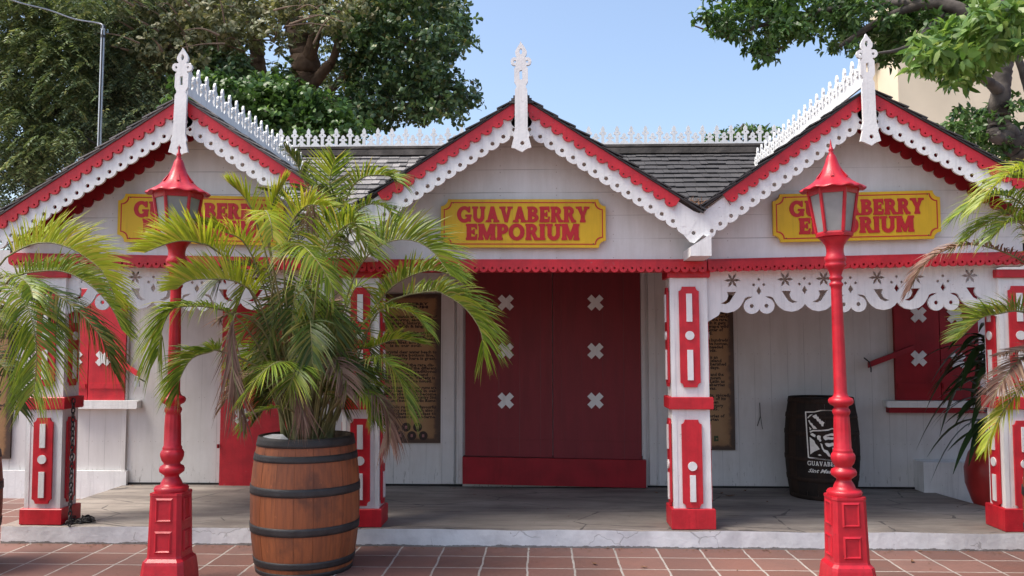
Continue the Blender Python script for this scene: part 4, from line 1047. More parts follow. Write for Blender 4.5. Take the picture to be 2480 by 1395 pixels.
# ================================================================== PALMS
def frond(root, pts, L=.32, n=38, tw=0, a=.55, b=.55, droop=.25, w=.017, m=1, s0=.25, seed=0, cane='cane', fwd=(.34, 1.0), prof=(.6, 1.0, .42), name='frond', curl=0.0, label=None):
    rnd = random.Random(seed); K = 40; c = catmull(pts, K); ln = [0]
    for i in range(1, K): ln.append(ln[-1] + (c[i] - c[i - 1]).length)
    mb = MB(); mb.tube(c[::2] + [c[-1]], [.0085 * (1 - .75 * i / (K / 2)) for i in range(K // 2 + 1)], 5, 0)
    mats = ['cane', m]
    total = ln[-1]; up = Vector((0, 0, 1))
    for i in range(n):
        s = s0 + (1 - s0) * (i + .5) / n
        for sd in (-1, 1):
            ss = min(.999, s + rnd.uniform(-.4, .4) * (1 - s0) / n); d = ss * (K - 1); j = int(d); p = c[j].lerp(c[min(j + 1, K - 1)], d - j)
            T = (c[min(j + 1, K - 1)] - c[max(j - 1, 0)]).normalized()
            N = up - T * up.dot(T)
            if N.length < .25: N = Vector((0, -1, .3)) - T * Vector((0, -1, .3)).dot(T)
            N.normalize(); S = T.cross(N)
            rot = Matrix.Rotation(R(tw), 3, T); N2 = rot @ N; S2 = rot @ S
            t = (ss - s0) / (1 - s0)
            ll = L * ((prof[0] + (prof[1] - prof[0]) * min(1, t / .35)) if t < .35 else prof[1] + (prof[2] - prof[1]) * ((t - .35) / .65) ** 1.6) * rnd.uniform(.85, 1.1)
            f_ = fwd[0] + (fwd[1] - fwd[0]) * t
            D = (T * f_ + S2 * (a * sd) + N2 * b * rnd.uniform(.8, 1.2) + Vector((rnd.gauss(0, .06), rnd.gauss(0, .06), rnd.gauss(0, .06)))).normalized()
            dr = droop * rnd.uniform(.6, 1.6); seg = 5; vs = []
            wv = (T - D * T.dot(D)); wv = wv.normalized() if wv.length > .1 else N2.cross(D).normalized()
            cc = rnd.gauss(0, curl)
            for k in range(seg + 1):
                q = k / seg; pos = p + D * (ll * q) + Vector((0, 0, -1)) * (ll * dr * q * q) + S2 * (cc * ll * q * q)
                hw = w * .5 * (.45, 1, .95, .75, .42, .04)[k]
                vs += [pos - wv * hw, pos + wv * hw]
            mb.add(vs, [(2 * k, 2 * k + 1, 2 * k + 3, 2 * k + 2) for k in range(seg)], 1)
    o = mb.build(name, ['cane', m], root)
    if label: o['label'] = label
    return o
def pxs(lst): return [P(x, y, Y) for x, y, Y in lst]
def canes(root, cx, cy, n, h, spread, seed, z0=.85):
    rnd = random.Random(seed)
    for i in range(n):
        a = 2 * PI * i / n + rnd.uniform(-.3, .3); r = rnd.uniform(.03, .17); x, y = cx + r * math.cos(a), cy + r * math.sin(a)
        hh = h * rnd.uniform(.6, 1.1); dx, dy = spread * math.cos(a) * r / .15, spread * math.sin(a) * r / .15
        pts = catmull([(x, y, z0), (x + dx * .3, y + dy * .3, z0 + hh * .5), (x + dx, y + dy, z0 + hh)], 10)
        mb = MB(); mb.tube(pts, [(.022 if k % 3 else .025) * (1 - k * .03) for k in range(10)], 8); mb.build('cane', 'cane', root)
palm = thing('areca_palm', 'bushy areca palm with yellow green fronds growing in the middle barrel', 'palm', (BX, BY, .86))
canes(palm, BX, BY, 11, .62, .10, 2)
Bc = (738, 1045, 6.2)
G = 'palm_leaf'; Yl = 'palm_yellow'; Dk = 'palm_dark'; Dr = 'palm_dry'
FR = [
 # pts, L, n, tw, a, b, droop, mat
 ([(760, 1000, 6.2), (800, 880, 6.1), (850, 690, 5.95), (905, 605, 5.85), (975, 580, 5.8), (1040, 602, 5.75), (1092, 668, 5.7)], .34, 46, 0, .35, .75, .15, G),
 ([(770, 1000, 6.2), (840, 840, 6.1), (933, 735, 5.95), (1041, 706, 5.85), (1082, 716, 5.8), (1130, 750, 5.78), (1164, 802, 5.76), (1172, 862, 5.74)], .27, 50, 0, .35, .65, .25, G),
 ([(765, 1000, 6.2), (850, 830, 6.15), (933, 713, 6.1), (981, 675, 6.05), (1045, 655, 6.0), (1112, 672, 5.95)], .25, 40, 0, .4, .7, .2, G),
 ([(735, 1000, 6.1), (660, 760, 5.9), (672, 652, 5.75), (692, 609, 5.65), (712, 594, 5.6), (734, 596, 5.5), (762, 624, 5.42), (786, 658, 5.38), (810, 700, 5.35)], .27, 40, 0, .9, .15, .3, G),
 ([(720, 1000, 6.2), (640, 780, 6.0), (580, 660, 5.8), (515, 601, 5.6), (484, 589, 5.5), (444, 583, 5.45), (406, 590, 5.42), (350, 612, 5.4)], .27, 50, 0, .3, .8, .1, Yl),
 ([(725, 1000, 6.2), (660, 820, 5.9), (620, 720, 5.7), (570, 682, 5.55), (512, 676, 5.5), (457, 680, 5.45), (428, 700, 5.42)], .22, 42, 0, .25, .85, .05, Yl),
 ([(720, 1000, 6.2), (640, 860, 5.9), (575, 770, 5.7), (508, 744, 5.55), (438, 743, 5.5), (412, 755, 5.48), (392, 800, 5.46), (382, 862, 5.45)], .25, 44, 0, .5, .5, .5, G),
 ([(720, 1010, 6.2), (640, 900, 5.9), (535, 851, 5.65), (508, 853, 5.6), (465, 868, 5.55), (438, 911, 5.52), (430, 950, 5.5)], .20, 40, 0, .35, .6, .25, G),
 ([(735, 1020, 6.05), (720, 900, 5.8), (690, 876, 5.65), (655, 886, 5.55), (614, 925, 5.5), (582, 968, 5.48)], .24, 30, 0, .95, .1, .15, 'palm_leaf'),
 ([(745, 1020, 6.0), (735, 900, 5.8), (722, 885, 5.7), (710, 914, 5.62), (694, 962, 5.6)], .19, 26, 0, .95, .1, .2, 'palm_leaf'),
 ([(745, 1000, 6.2), (770, 700, 6.2), (795, 520, 6.15), (800, 430, 6.1), (812, 385, 6.05)], .25, 30, 0, .85, .2, .0, G),
 ([(755, 1000, 6.2), (800, 650, 6.2), (840, 480, 6.15), (880, 430, 6.1), (935, 425, 6.05), (960, 440, 6.0)], .22, 36, 0, .5, .5, .3, G),
 ([(745, 1000, 6.2), (760, 640, 6.25), (745, 470, 6.2), (720, 400, 6.15), (690, 358, 6.1)], .20, 34, 0, .7, .3, .2, Dk),
 ([(735, 1000, 6.1), (660, 640, 5.9), (655, 520, 5.8), (672, 470, 5.78), (692, 434, 5.76)], .13, 26, 0, .22, .1, -.1, Yl),
 ([(735, 1000, 6.1), (650, 640, 5.9), (610, 510, 5.8), (585, 470, 5.75), (558, 446, 5.7)], .18, 28, 0, .35, .2, .0, Yl),
 ([(735, 1000, 6.1), (655, 620, 5.7), (640, 525, 5.55), (646, 512, 5.45), (656, 540, 5.38), (660, 575, 5.36)], .17, 18, 0, 1.0, .1, .2, Yl),
 ([(740, 1000, 6.2), (780, 760, 6.1), (830, 600, 6.0), (850, 540, 6.0), (800, 470, 5.95), (770, 450, 5.9)], .24, 34, 0, .7, .3, .4, Dk),
 ([(745, 1000, 6.1), (760, 760, 5.8), (790, 600, 5.6), (850, 540, 5.5), (870, 560, 5.45)], .28, 36, 0, .6, .5, .2, G),
 ([(770, 1010, 6.2), (840, 900, 6.0), (905, 866, 5.9), (945, 885, 5.82), (972, 930, 5.8), (992, 1000, 5.78)], .20, 34, 0, .55, .3, .35, G),
 ([(770, 1010, 6.2), (850, 860, 6.1), (900, 842, 6.0), (960, 822, 5.95), (1020, 832, 5.9)], .20, 34, 0, .5, .5, .2, G),
 ([(780, 1020, 6.2), (830, 960, 6.0), (868, 945, 5.9), (895, 965, 5.85), (905, 1010, 5.82)], .14, 24, 0, .8, .3, .4, G),
 ([(780, 1020, 6.2), (860, 940, 6.0), (915, 960, 5.9), (942, 1010, 5.86), (945, 1070, 5.84)], .17, 26, 0, .5, .1, .5, Dr),
 ([(730, 1020, 6.1), (700, 990, 5.9), (650, 990, 5.8), (600, 1010, 5.75), (590, 1040, 5.72)], .10, 24, 0, .6, .5, .3, G),
 ([(720, 1000, 6.2), (660, 760, 6.0), (600, 600, 5.9), (540, 560, 5.8), (480, 540, 5.75)], .22, 34, 0, .5, .5, .2, Yl),
 ([(745, 1000, 6.2), (740, 760, 6.1), (760, 600, 6.0), (800, 540, 5.9), (860, 560, 5.8), (900, 620, 5.7)], .30, 40, 0, .5, .6, .2, G),
 ([(730, 1000, 6.2), (700, 800, 6.1), (640, 680, 6.1), (600, 640, 6.05), (560, 650, 6.0), (520, 690, 5.9)], .24, 36, 0, .6, .3, .3, Dk),
 ([(760, 1000, 6.2), (850, 900, 6.1), (900, 780, 6.0), (940, 745, 5.9), (1000, 760, 5.85), (1035, 800, 5.8)], .18, 34, 0, .5, .4, .3, G),
 ([(735, 1000, 6.1), (690, 700, 5.8), (700, 560, 5.7), (740, 500, 5.65), (790, 500, 5.6)], .24, 34, 0, .5, .6, .15, Yl),
 ([(740, 1000, 6.2), (735, 700, 6.2), (720, 560, 6.2), (690, 480, 6.15), (640, 460, 6.1)], .22, 34, 0, .6, .4, .3, Dk),
 ([(750, 1000, 6.2), (800, 700, 6.2), (830, 560, 6.2), (880, 500, 6.15), (930, 500, 6.1), (960, 540, 6.05)], .2, 34, 0, .6, .4, .3, G),
]
for i, (pts, L_, n_, tw, a_, b_, dr_, m_) in enumerate(FR):
    frond(palm, pxs(pts), L_ * 1.22, int(n_ * 1.75), tw, a_, b_, dr_ * 1.5 + .05, .0112, m_, .34, i * 11 + 3, curl=.06)
# dead fronds hanging down
frond(palm, pxs([(720, 1000, 6.2), (650, 820, 5.9), (590, 765, 5.7), (566, 770, 5.62), (562, 850, 5.6), (568, 920, 5.58), (590, 1000, 5.56)]), .30, 44, 0, .25, -.05, .5, .011, Dr, .5, 71, fwd=(1.0, 1.4), curl=.3, label='dead brown frond hanging on the left')
frond(palm, pxs([(725, 1000, 6.2), (690, 900, 5.9), (715, 900, 5.75), (725, 960, 5.7), (735, 1010, 5.68)]), .22, 30, 0, .22, 0, .5, .011, Dr, .45, 72, fwd=(1.0, 1.4), curl=.3, label='dead brown frond over the barrel rim')
frond(palm, pxs([(740, 1000, 6.2), (700, 600, 6.0), (735, 480, 5.9), (755, 455, 5.85), (750, 500, 5.8), (748, 540, 5.78)]), .2, 24, 0, .5, 0, .5, .010, Dr, .45, 73, curl=.4, label='drying brown frond near the top')
frond(palm, pxs([(720, 1000, 6.2), (640, 800, 5.9), (580, 760, 5.8), (545, 765, 5.75), (530, 775, 5.7)]), .12, 24, 0, .5, .2, .5, .012, Dr, .45, 74, curl=.3)
# inner fill: short older fronds and shoots
rnd = random.Random(99)
for i in range(40):
    a = rnd.uniform(0, 2 * PI); h = rnd.uniform(.25, 1.2); reach = rnd.uniform(.22, .46)
    x0, y0 = BX + .10 * math.cos(a), BY + .10 * math.sin(a)
    p = [Vector((x0, y0, .86)), Vector((x0 + .12 * math.cos(a), y0 + .10 * math.sin(a), .9 + h * .6)), Vector((x0 + .6 * reach * math.cos(a), y0 + .5 * reach * math.sin(a), .95 + h)), Vector((x0 + reach * math.cos(a), y0 + .8 * reach * math.sin(a), .9 + h * .95)), Vector((x0 + reach * 1.25 * math.cos(a), y0 + .95 * reach * math.sin(a), .78 + h * .85))]
    frond(palm, p, rnd.uniform(.2, .3), 36, rnd.uniform(-25, 25), .6, .35, .35, .0125, [Dk, Dk, G, Dk, Dr, G, Dk][i % 7], .35, 200 + i)

def side_palm(cx, cy, label, FRS, seed, bl, extra=8):
    planter(cx, cy, bl)
    root = thing('areca_palm', label, 'palm', (cx, cy, .86)); canes(root, cx, cy, 8, .7, .1, seed)
    for i, (pts, L_, n_, a_, b_, dr_, m_) in enumerate(FRS):
        frond(root, pxs(pts), L_ * 1.25, int(n_ * 1.75), 0, a_, b_, dr_ * 1.5 + .05, .0112, m_, .30, seed * 50 + i, curl=.06)
    rnd = random.Random(seed)
    for i in range(extra):
        a = 2 * PI * i / extra + rnd.uniform(-.3, .3); h = rnd.uniform(.4, 1.2); r_ = rnd.uniform(.3, .7)
        if abs(math.atan2(math.sin(a - (0 if cx < 0 else PI)), math.cos(a - (0 if cx < 0 else PI)))) < .9: continue
        p = [Vector((cx, cy, .86)), Vector((cx + .2 * r_ * math.cos(a), cy + .2 * r_ * math.sin(a), .9 + h * .7)), Vector((cx + .7 * r_ * math.cos(a), cy + .6 * r_ * math.sin(a), .9 + h)), Vector((cx + 1.2 * r_ * math.cos(a), cy + r_ * math.sin(a), .75 + h))]
        frond(root, p, .26, 34, 0, .5, .5, .3, .016, [G, Dk][i % 2], .35, seed * 70 + i)
LX = PX(-150, 1300, 6.0)
side_palm(LX, 6.0, 'areca palm with arching bright fronds entering at the left edge', [
 ([(-120, 1000, 6.0), (-60, 750, 5.9), (0, 640, 5.8), (43, 607, 5.75), (86, 590, 5.7), (129, 589, 5.68), (172, 602, 5.66), (210, 625, 5.64), (250, 660, 5.62), (285, 735, 5.6)], .30, 56, .3, .8, .12, Yl),
 ([(-120, 1000, 6.0), (-50, 800, 5.9), (10, 690, 5.8), (54, 664, 5.75), (107, 656, 5.7), (150, 657, 5.66), (190, 672, 5.64), (230, 700, 5.62), (270, 745, 5.6), (296, 800, 5.6)], .24, 54, .35, .7, .15, G),
 ([(-120, 1000, 6.0), (-60, 800, 5.8), (0, 700, 5.6), (30, 700, 5.5), (60, 732, 5.45), (78, 778, 5.42), (88, 833, 5.4), (88, 897, 5.4), (80, 955, 5.4)], .30, 50, .85, .25, .3, G),
 ([(-120, 1000, 6.0), (-40, 800, 5.9), (60, 700, 5.8), (120, 705, 5.7), (180, 745, 5.65), (225, 790, 5.62), (258, 840, 5.6), (275, 900, 5.6)], .22, 48, .6, .3, .35, Dk),
 ([(-120, 1000, 6.0), (-100, 900, 5.9), (-40, 850, 5.8), (0, 880, 5.7), (28, 920, 5.66), (45, 990, 5.64)], .22, 34, .6, .4, .2, Dk),
 ([(-120, 1000, 6.0), (-80, 820, 5.9), (-30, 760, 5.8), (10, 780, 5.7), (40, 830, 5.68)], .24, 34, .6, .4, .4, Dk),
 ([(-120, 1000, 6.0), (-60, 760, 5.9), (-10, 680, 5.8), (40, 670, 5.7), (70, 690, 5.6), (80, 720, 5.5)], .2, 34, .7, .4, .3, G),
 ([(-120, 1000, 6.1), (-60, 740, 6.1), (0, 690, 6.0), (60, 700, 6.0), (110, 740, 5.9), (150, 800, 5.85)], .2, 34, .6, .3, .3, Dk)],
 3, 'brown oak planter barrel beyond the left edge of the photo')
RX = PX(2640, 1300, 6.0)
side_palm(RX, 6.0, 'areca palm with green and dry purple fronds entering at the right edge', [
 ([(2620, 1000, 6.0), (2570, 700, 5.9), (2520, 560, 5.8), (2470, 490, 5.75), (2420, 470, 5.7), (2370, 480, 5.68), (2320, 520, 5.66)], .24, 48, .7, .3, .3, G),
 ([(2620, 1000, 6.0), (2580, 680, 5.9), (2540, 520, 5.8), (2500, 440, 5.75), (2450, 430, 5.7)], .26, 44, .6, .5, .2, G),
 ([(2620, 1000, 6.0), (2590, 640, 5.8), (2560, 470, 5.7), (2520, 410, 5.6), (2470, 410, 5.55), (2420, 440, 5.5), (2370, 500, 5.48)], .24, 46, .6, .5, .3, Yl),
 ([(2620, 1000, 6.0), (2570, 760, 5.7), (2520, 600, 5.6), (2480, 540, 5.55), (2440, 540, 5.5), (2400, 580, 5.48)], .2, 40, .6, .5, .3, G),
 ([(2620, 1000, 6.0), (2560, 720, 5.9), (2500, 650, 5.8), (2430, 610, 5.75), (2350, 592, 5.7), (2280, 610, 5.68), (2230, 650, 5.66), (2205, 700, 5.65)], .16, 46, .5, .35, .35, Dr),
 ([(2620, 1000, 6.0), (2560, 700, 5.9), (2510, 600, 5.8), (2450, 520, 5.75), (2390, 540, 5.7), (2330, 590, 5.68)], .22, 40, .6, .4, .3, G),
 ([(2620, 1000, 6.0), (2560, 820, 5.9), (2480, 757, 5.8), (2414, 761, 5.75), (2373, 773, 5.72), (2325, 820, 5.7)], .22, 40, .5, .6, .1, G),
 ([(2620, 1000, 6.0), (2560, 900, 5.9), (2500, 860, 5.8), (2460, 880, 5.75), (2430, 920, 5.7), (2400, 970, 5.7)], .18, 40, .8, .2, .2, Dr),
 ([(2620, 1000, 6.0), (2570, 860, 5.9), (2520, 840, 5.8), (2470, 850, 5.75), (2420, 860, 5.7)], .14, 34, .8, .4, .2, Dr),
 ([(2620, 1000, 6.0), (2560, 930, 5.9), (2490, 930, 5.8), (2450, 970, 5.75), (2410, 1030, 5.72), (2385, 1090, 5.7)], .15, 34, .45, .2, .2, Yl)],
 5, 'brown oak planter barrel beyond the right edge of the photo')

# ================================================================== RED POT WITH DARK PLANT
pc = P(2432, 1220, 8.05); PXc, PYc = PX(2432, 1150, 8.05), 8.05
root = thing('flower_pot', 'large round glossy red pot behind the right end post', 'pot', (PXc, PYc, 0))
mb = MB(); mb.lathe([(0.0, .17), (.02, .19), (.15, .27), (.32, .325), (.46, .33), (.60, .29), (.70, .22), (.735, .20), (.76, .225), (.78, .23), (.78, .20), (.70, .19)], 48, (PXc, PYc, 0)); mb.build('pot_body', 'pot_red', root)
mb = MB(); mb.lathe([(.74, .19), (.75, .01)], 24, (PXc, PYc, 0), cap=False); mb.build('soil', 'soil', root)
root = thing('potted_plant', 'dark strap leaved plant growing in the red pot', 'plant', (PXc, PYc, .75))
rnd = random.Random(12)
def strap(root, p0, d, L_, w, droop, m='leaf_pot'):
    mb = MB(); vs = []; seg = 9; d = d.normalized(); side = d.cross(Vector((0, 0, 1))); side = side.normalized() if side.length > .1 else Vector((1, 0, 0))
    nn = side.cross(d)
    for k in range(seg + 1):
        q = k / seg; pos = p0 + d * L_ * q + Vector((0, 0, -1)) * (droop * L_ * q ** 2.2)
        hw = w * (.45 + .9 * q - 1.32 * q ** 3); hw = max(hw, .002)
        vs += [pos - side * hw + nn * hw * .35, pos, pos + side * hw + nn * hw * .35]
    mb.add(vs, [(3 * k + j, 3 * k + j + 1, 3 * k + j + 4, 3 * k + j + 3) for k in range(seg) for j in (0, 1)], 0, True)
    mb.build('leaf', m, root)
for i in range(84):
    a = rnd.uniform(0, 2 * PI) if i % 3 else rnd.uniform(2.3, 4.4); el_ = rnd.uniform(-.1, 1.2); z = .80 + rnd.random() * .85
    d = Vector((math.cos(a) * math.cos(el_), math.sin(a) * math.cos(el_) * .8, math.sin(el_)))
    strap(root, Vector((PXc - .03 + .03 * math.cos(a), PYc, z)), d, rnd.uniform(.42, .70), rnd.uniform(.036, .062), rnd.uniform(.3, 1.3))
mb = MB(); mb.tube([(PXc, PYc, .74), (PXc - .02, PYc, 1.2), (PXc - .06, PYc, 1.62)], [.03, .025, .015], 8); mb.build('stem', 'cane', root)

# ================================================================== CHAIN
def link(mb, c, T, rotd, L_=.034, w=.013, r=.0055):
    T = T.normalized(); ref = Vector((0, 1, 0)) if abs(T.y) < .9 else Vector((1, 0, 0)); S = T.cross(ref).normalized(); S = Matrix.Rotation(R(rotd), 3, T) @ S
    pts = [c + T * (L_ * .5 * math.cos(a) * 1.0 + (L_ * .22 if math.cos(a) > .01 else -L_ * .22 if math.cos(a) < -.01 else 0)) + S * (w * math.sin(a)) for a in [2 * PI * k / 10 for k in range(11)]]
    mb.tube(pts, r, 5)
ch0 = P(178, 972, YP + .10); ch1 = P(170, 1240, YP - .02)
mb = MB(); n = 27
for i in range(n):
    q = i / (n - 1); c = Vector(ch0).lerp(Vector((ch1.x, ch1.y, ZP + .02)), q); link(mb, c, Vector((ch1 - ch0)), 90 * (i % 2))
rnd = random.Random(5)
hp = P(196, 1250, YK + .12)
for i in range(46):
    c = Vector((hp.x + rnd.gauss(0, .055), YK + .13 + rnd.gauss(0, .035), ZP + .008 + abs(rnd.gauss(0, .014)))); link(mb, c, Vector((rnd.gauss(0, 1), rnd.gauss(0, 1), rnd.gauss(0, .2))), rnd.uniform(0, 180))
tag(mb.build('chain', 'black_iron', None, (hp.x, YK + .13, ZP)), 'rusty dark chain hanging on the left end post, its end heaped on the floor', 'chain')

# fallen leaves and scraps
rnd = random.Random(31)
spots = [(1768, 1203, 'curled brown leaf on the porch floor between the post and black barrel', .05), (1748, 1196, None, .03), (1858, 1217, None, .02), (1440, 1368, None, .03), (1805, 1190, None, .03), (1150, 1200, None, .02), (640, 1346, None, .03), (1560, 1376, None, .03), (2030, 1345, None, .03), (1100, 1185, None, .02), (1590, 1195, None, .03), (2210, 1362, None, .03), (930, 1350, None, .02), (1690, 1330, None, .025)]
names = {1: 'small dry leaf just left of the curled brown leaf', 2: 'tiny dry leaf on the porch left of the black barrel', 3: 'dry leaf on the tiles below the double door', 4: 'dry leaf against the wall left of the black barrel', 5: 'tiny leaf on the porch before the brown board', 6: 'dry leaf on the tiles beside the left lamp', 7: 'dry leaf on the tiles below the right door edge', 8: 'dry leaf on the tiles behind the right lamp', 9: 'tiny leaf by the wall left of the threshold', 10: 'dry leaf by the wall behind the middle right post', 11: 'dry leaf on the tiles right of the right lamp', 12: 'dry leaf on the tiles right of the planter barrel', 13: 'dry leaf at the kerb foot below the middle right post'}
for i, (px, py, lb, sz) in enumerate(spots):
    z = ZP if py < 1262 else 0
    d = RM @ Vector(((px - CX) / F, -(py - CY) / F, -1.0)); t = (z - EYE) / d.z; p = Vector((d.x * t, d.y * t, z + .004))
    a = rnd.uniform(0, 6.28); mb = MB()
    vs = []
    for k in range(9):
        q = k / 8; hw = sz * .45 * math.sin(PI * (q * .92 + .04)); x = (q - .5) * sz * 2; zz = sz * .5 * (q - .5) ** 2 * 2 + rnd.uniform(0, .004)
        for v, dz in ((-hw, sz * .3 * (hw / sz) * 1.2), (0, 0), (hw, sz * .35 * (hw / sz))): vs.append((p.x + x * math.cos(a) - v * math.sin(a), p.y + x * math.sin(a) + v * math.cos(a), p.z + zz + dz))
    mb.add(vs, [(3 * k + j, 3 * k + j + 1, 3 * k + j + 4, 3 * k + j + 3) for k in range(8) for j in (0, 1)], 0, True)
    tag(mb.build('fallen_leaf', 'dry_leaf', None, tuple(p)), lb or names[i], 'leaf', 'dry leaves lying on the porch and tiles')

mb = MB(); rnd = random.Random(77)
for i in range(520):
    k = rnd.random(); x = rnd.uniform(-4.3, 4.6)
    if k < .55: y, z = YK - .01 - abs(rnd.gauss(0, .05)), .003
    elif k < .75: y, z = YW - .03 - abs(rnd.gauss(0, .10)), ZP + .005
    elif k < .85: y, z = rnd.uniform(6.9, 8.7), ZP + .005
    else: y, z = rnd.uniform(5.6, 6.8), .003
    if z > .1 and x > 3.8: continue
    s_z = rnd.uniform(.003, .011) * (1 if k < .75 else .8); a = rnd.uniform(0, 6.28)
    q = [(math.cos(a + t) * s_z * (1.7 if j % 2 else .7), math.sin(a + t) * s_z * (1.7 if j % 2 else .7)) for j, t in enumerate((0, 1.4, 3.1, 4.6))]
    mb.add([(x + u, y + v, z + rnd.uniform(0, .006)) for u, v in q], [(0, 1, 2, 3)])
tag(mb.build('leaf_litter', 'dry_leaf', None, (0, YK, 0)), 'tiny dry leaf crumbs scattered along the kerb foot and porch wall', 'leaf litter', None, 'stuff')

# ================================================================== TREES
def leafmesh(name, pos, dirs, nrm, length, width, m, root, fold=.25, shape='oval'):
    n = len(pos); d = dirs / np.linalg.norm(dirs, axis=1, keepdims=True)
    s = np.cross(d, nrm); s /= np.maximum(np.linalg.norm(s, axis=1, keepdims=True), 1e-6); u = np.cross(s, d)
    L_ = length[:, None]; W_ = width[:, None]
    prof = {'oval': ((0, 0), (.35, 1), (.75, .8), (1, 0)), 'obov': ((0, .1), (.5, .75), (.82, 1), (1, .15)), 'thin': ((0, .4), (.3, 1), (.7, .8), (1, .1))}[shape]
    V = np.empty((n, 6, 3), np.float32)
    V[:, 0] = pos
    V[:, 1] = pos + d * L_ * prof[1][0] + s * W_ * prof[1][1] * .5 + u * W_ * fold
    V[:, 2] = pos + d * L_ * prof[1][0] - s * W_ * prof[1][1] * .5 + u * W_ * fold
    V[:, 3] = pos + d * L_ * prof[2][0] + s * W_ * prof[2][1] * .5 + u * W_ * fold * .3
    V[:, 4] = pos + d * L_ * prof[2][0] - s * W_ * prof[2][1] * .5 + u * W_ * fold * .3
    V[:, 5] = pos + d * L_ - u * W_ * fold * .8
    base = np.arange(n)[:, None] * 6
    loops = (base + np.array([[0, 1, 2, 1, 3, 4, 2, 3, 5, 4]])).astype(np.int32).ravel()
    starts = (np.arange(n)[:, None] * 10 + np.array([[0, 3, 7]])).astype(np.int32).ravel()
    tot = np.tile(np.array([3, 4, 3], np.int32), n)
    off = np.array(root.location, np.float32); V = V.reshape(-1, 3) - off
    me = bpy.data.meshes.new(name); me.vertices.add(n * 6); me.vertices.foreach_set('co', V.astype(np.float32).ravel())
    me.loops.add(len(loops)); me.loops.foreach_set('vertex_index', loops)
    me.polygons.add(n * 3); me.polygons.foreach_set('loop_start', starts); me.polygons.foreach_set('loop_total', tot)
    me.update(calc_edges=True); me.validate(); me.materials.append(M[m])
    o = bpy.data.objects.new(name, me); C.objects.link(o); o.parent = root; return o
def inpoly(x, y, poly):
    c = np.zeros(len(x), bool); n = len(poly)
    for i in range(n):
        x0, y0 = poly[i]; x1, y1 = poly[(i + 1) % n]
        k = ((y0 > y) != (y1 > y)) & (x < (x1 - x0) * (y - y0) / (y1 - y0 + 1e-9) + x0); c ^= k
    return c
RMn = np.array(RM)
def unproj(px, py, Y):
    d = np.stack([(px - CX) / F, -(py - CY) / F, -np.ones_like(px)], 1) @ RMn.T; t = Y / d[:, 1]
    return np.stack([d[:, 0] * t, Y, EYE + d[:, 2] * t], 1)
HOLE = [[(690, 85), (835, 80), (850, 150), (835, 215), (780, 275), (715, 270), (700, 180)], [(590, 80), (665, 80), (660, 205), (600, 205)]]
def clumps(poly, n, Y0, Y1, seed, holes=None):
    r = np.random.default_rng(seed); xs = [p[0] for p in poly]; ys = [p[1] for p in poly]; out = []
    while len(out) < n:
        x = r.uniform(min(xs), max(xs), 400); y = r.uniform(min(ys), max(ys), 400); k = inpoly(x, y, poly)
        for hp in holes or []: k &= ~inpoly(x, y, hp)
        out += list(zip(x[k], y[k]))
    out = np.array(out[:n]); Y = r.uniform(Y0, Y1, n); return unproj(out[:, 0], out[:, 1], Y), r
def crown(root, poly, ncl, per, Y0, Y1, crad, llen, lw, m, seed, shape='oval', droop=.2, whorl=6, name='crown', up=.3, holes=None):
    "leaves in whorls on twigs, twigs in clumps"
    c, r = clumps(poly, ncl, Y0, Y1, seed, holes)
    tw = max(1, per // whorl); n = ncl * tw
    cc = np.repeat(c, tw, 0); g = r.normal(size=(n, 3)); g /= np.linalg.norm(g, axis=1, keepdims=True)
    rad = crad * r.uniform(.35, 1.0, n)[:, None] * np.array([1.15, 1.15, .62]); tip = cc + g * rad
    axis = g * .7 + np.array([0, 0, up]) + r.normal(size=(n, 3)) * .25; axis /= np.linalg.norm(axis, axis=1, keepdims=True)
    tp = np.repeat(tip, whorl, 0); ax = np.repeat(axis, whorl, 0); N = n * whorl
    rd = r.normal(size=(N, 3)); rd -= ax * np.sum(rd * ax, 1, keepdims=True); rd /= np.linalg.norm(rd, axis=1, keepdims=True)
    d = ax * r.uniform(.1, .8, N)[:, None] + rd * .9 - np.array([0, 0, droop]) * r.uniform(.4, 1.6, N)[:, None]
    pos = tp - ax * r.uniform(0, 1.0, N)[:, None] * llen * .7
    nrm = ax + r.normal(size=(N, 3)) * .35
    return leafmesh(name, pos, d, nrm, llen * r.uniform(.6, 1.2, N), lw * r.uniform(.7, 1.2, N), m, root, shape=shape)
def limbs(root, lst, m, name='trunk', seg=14, wob=.012, seed=1):
    rnd = random.Random(seed); mb = MB()
    for pts, r0_, r1_ in lst:
        c = catmull(pts, seg * max(1, len(pts) - 1)); nn = len(c)
        c = [p + Vector((rnd.gauss(0, wob * r0_ * 3), rnd.gauss(0, wob * r0_ * 3), 0)) for p in c]
        mb.tube(c, [(r0_ + (r1_ - r0_) * i / (nn - 1)) * (1 + .05 * math.sin(i * .45) + rnd.uniform(-.015, .015)) for i in range(nn)], 14)
    return mb.build(name, m, root)
PP = lambda *a: [P(x, y, Y) for x, y, Y in a]

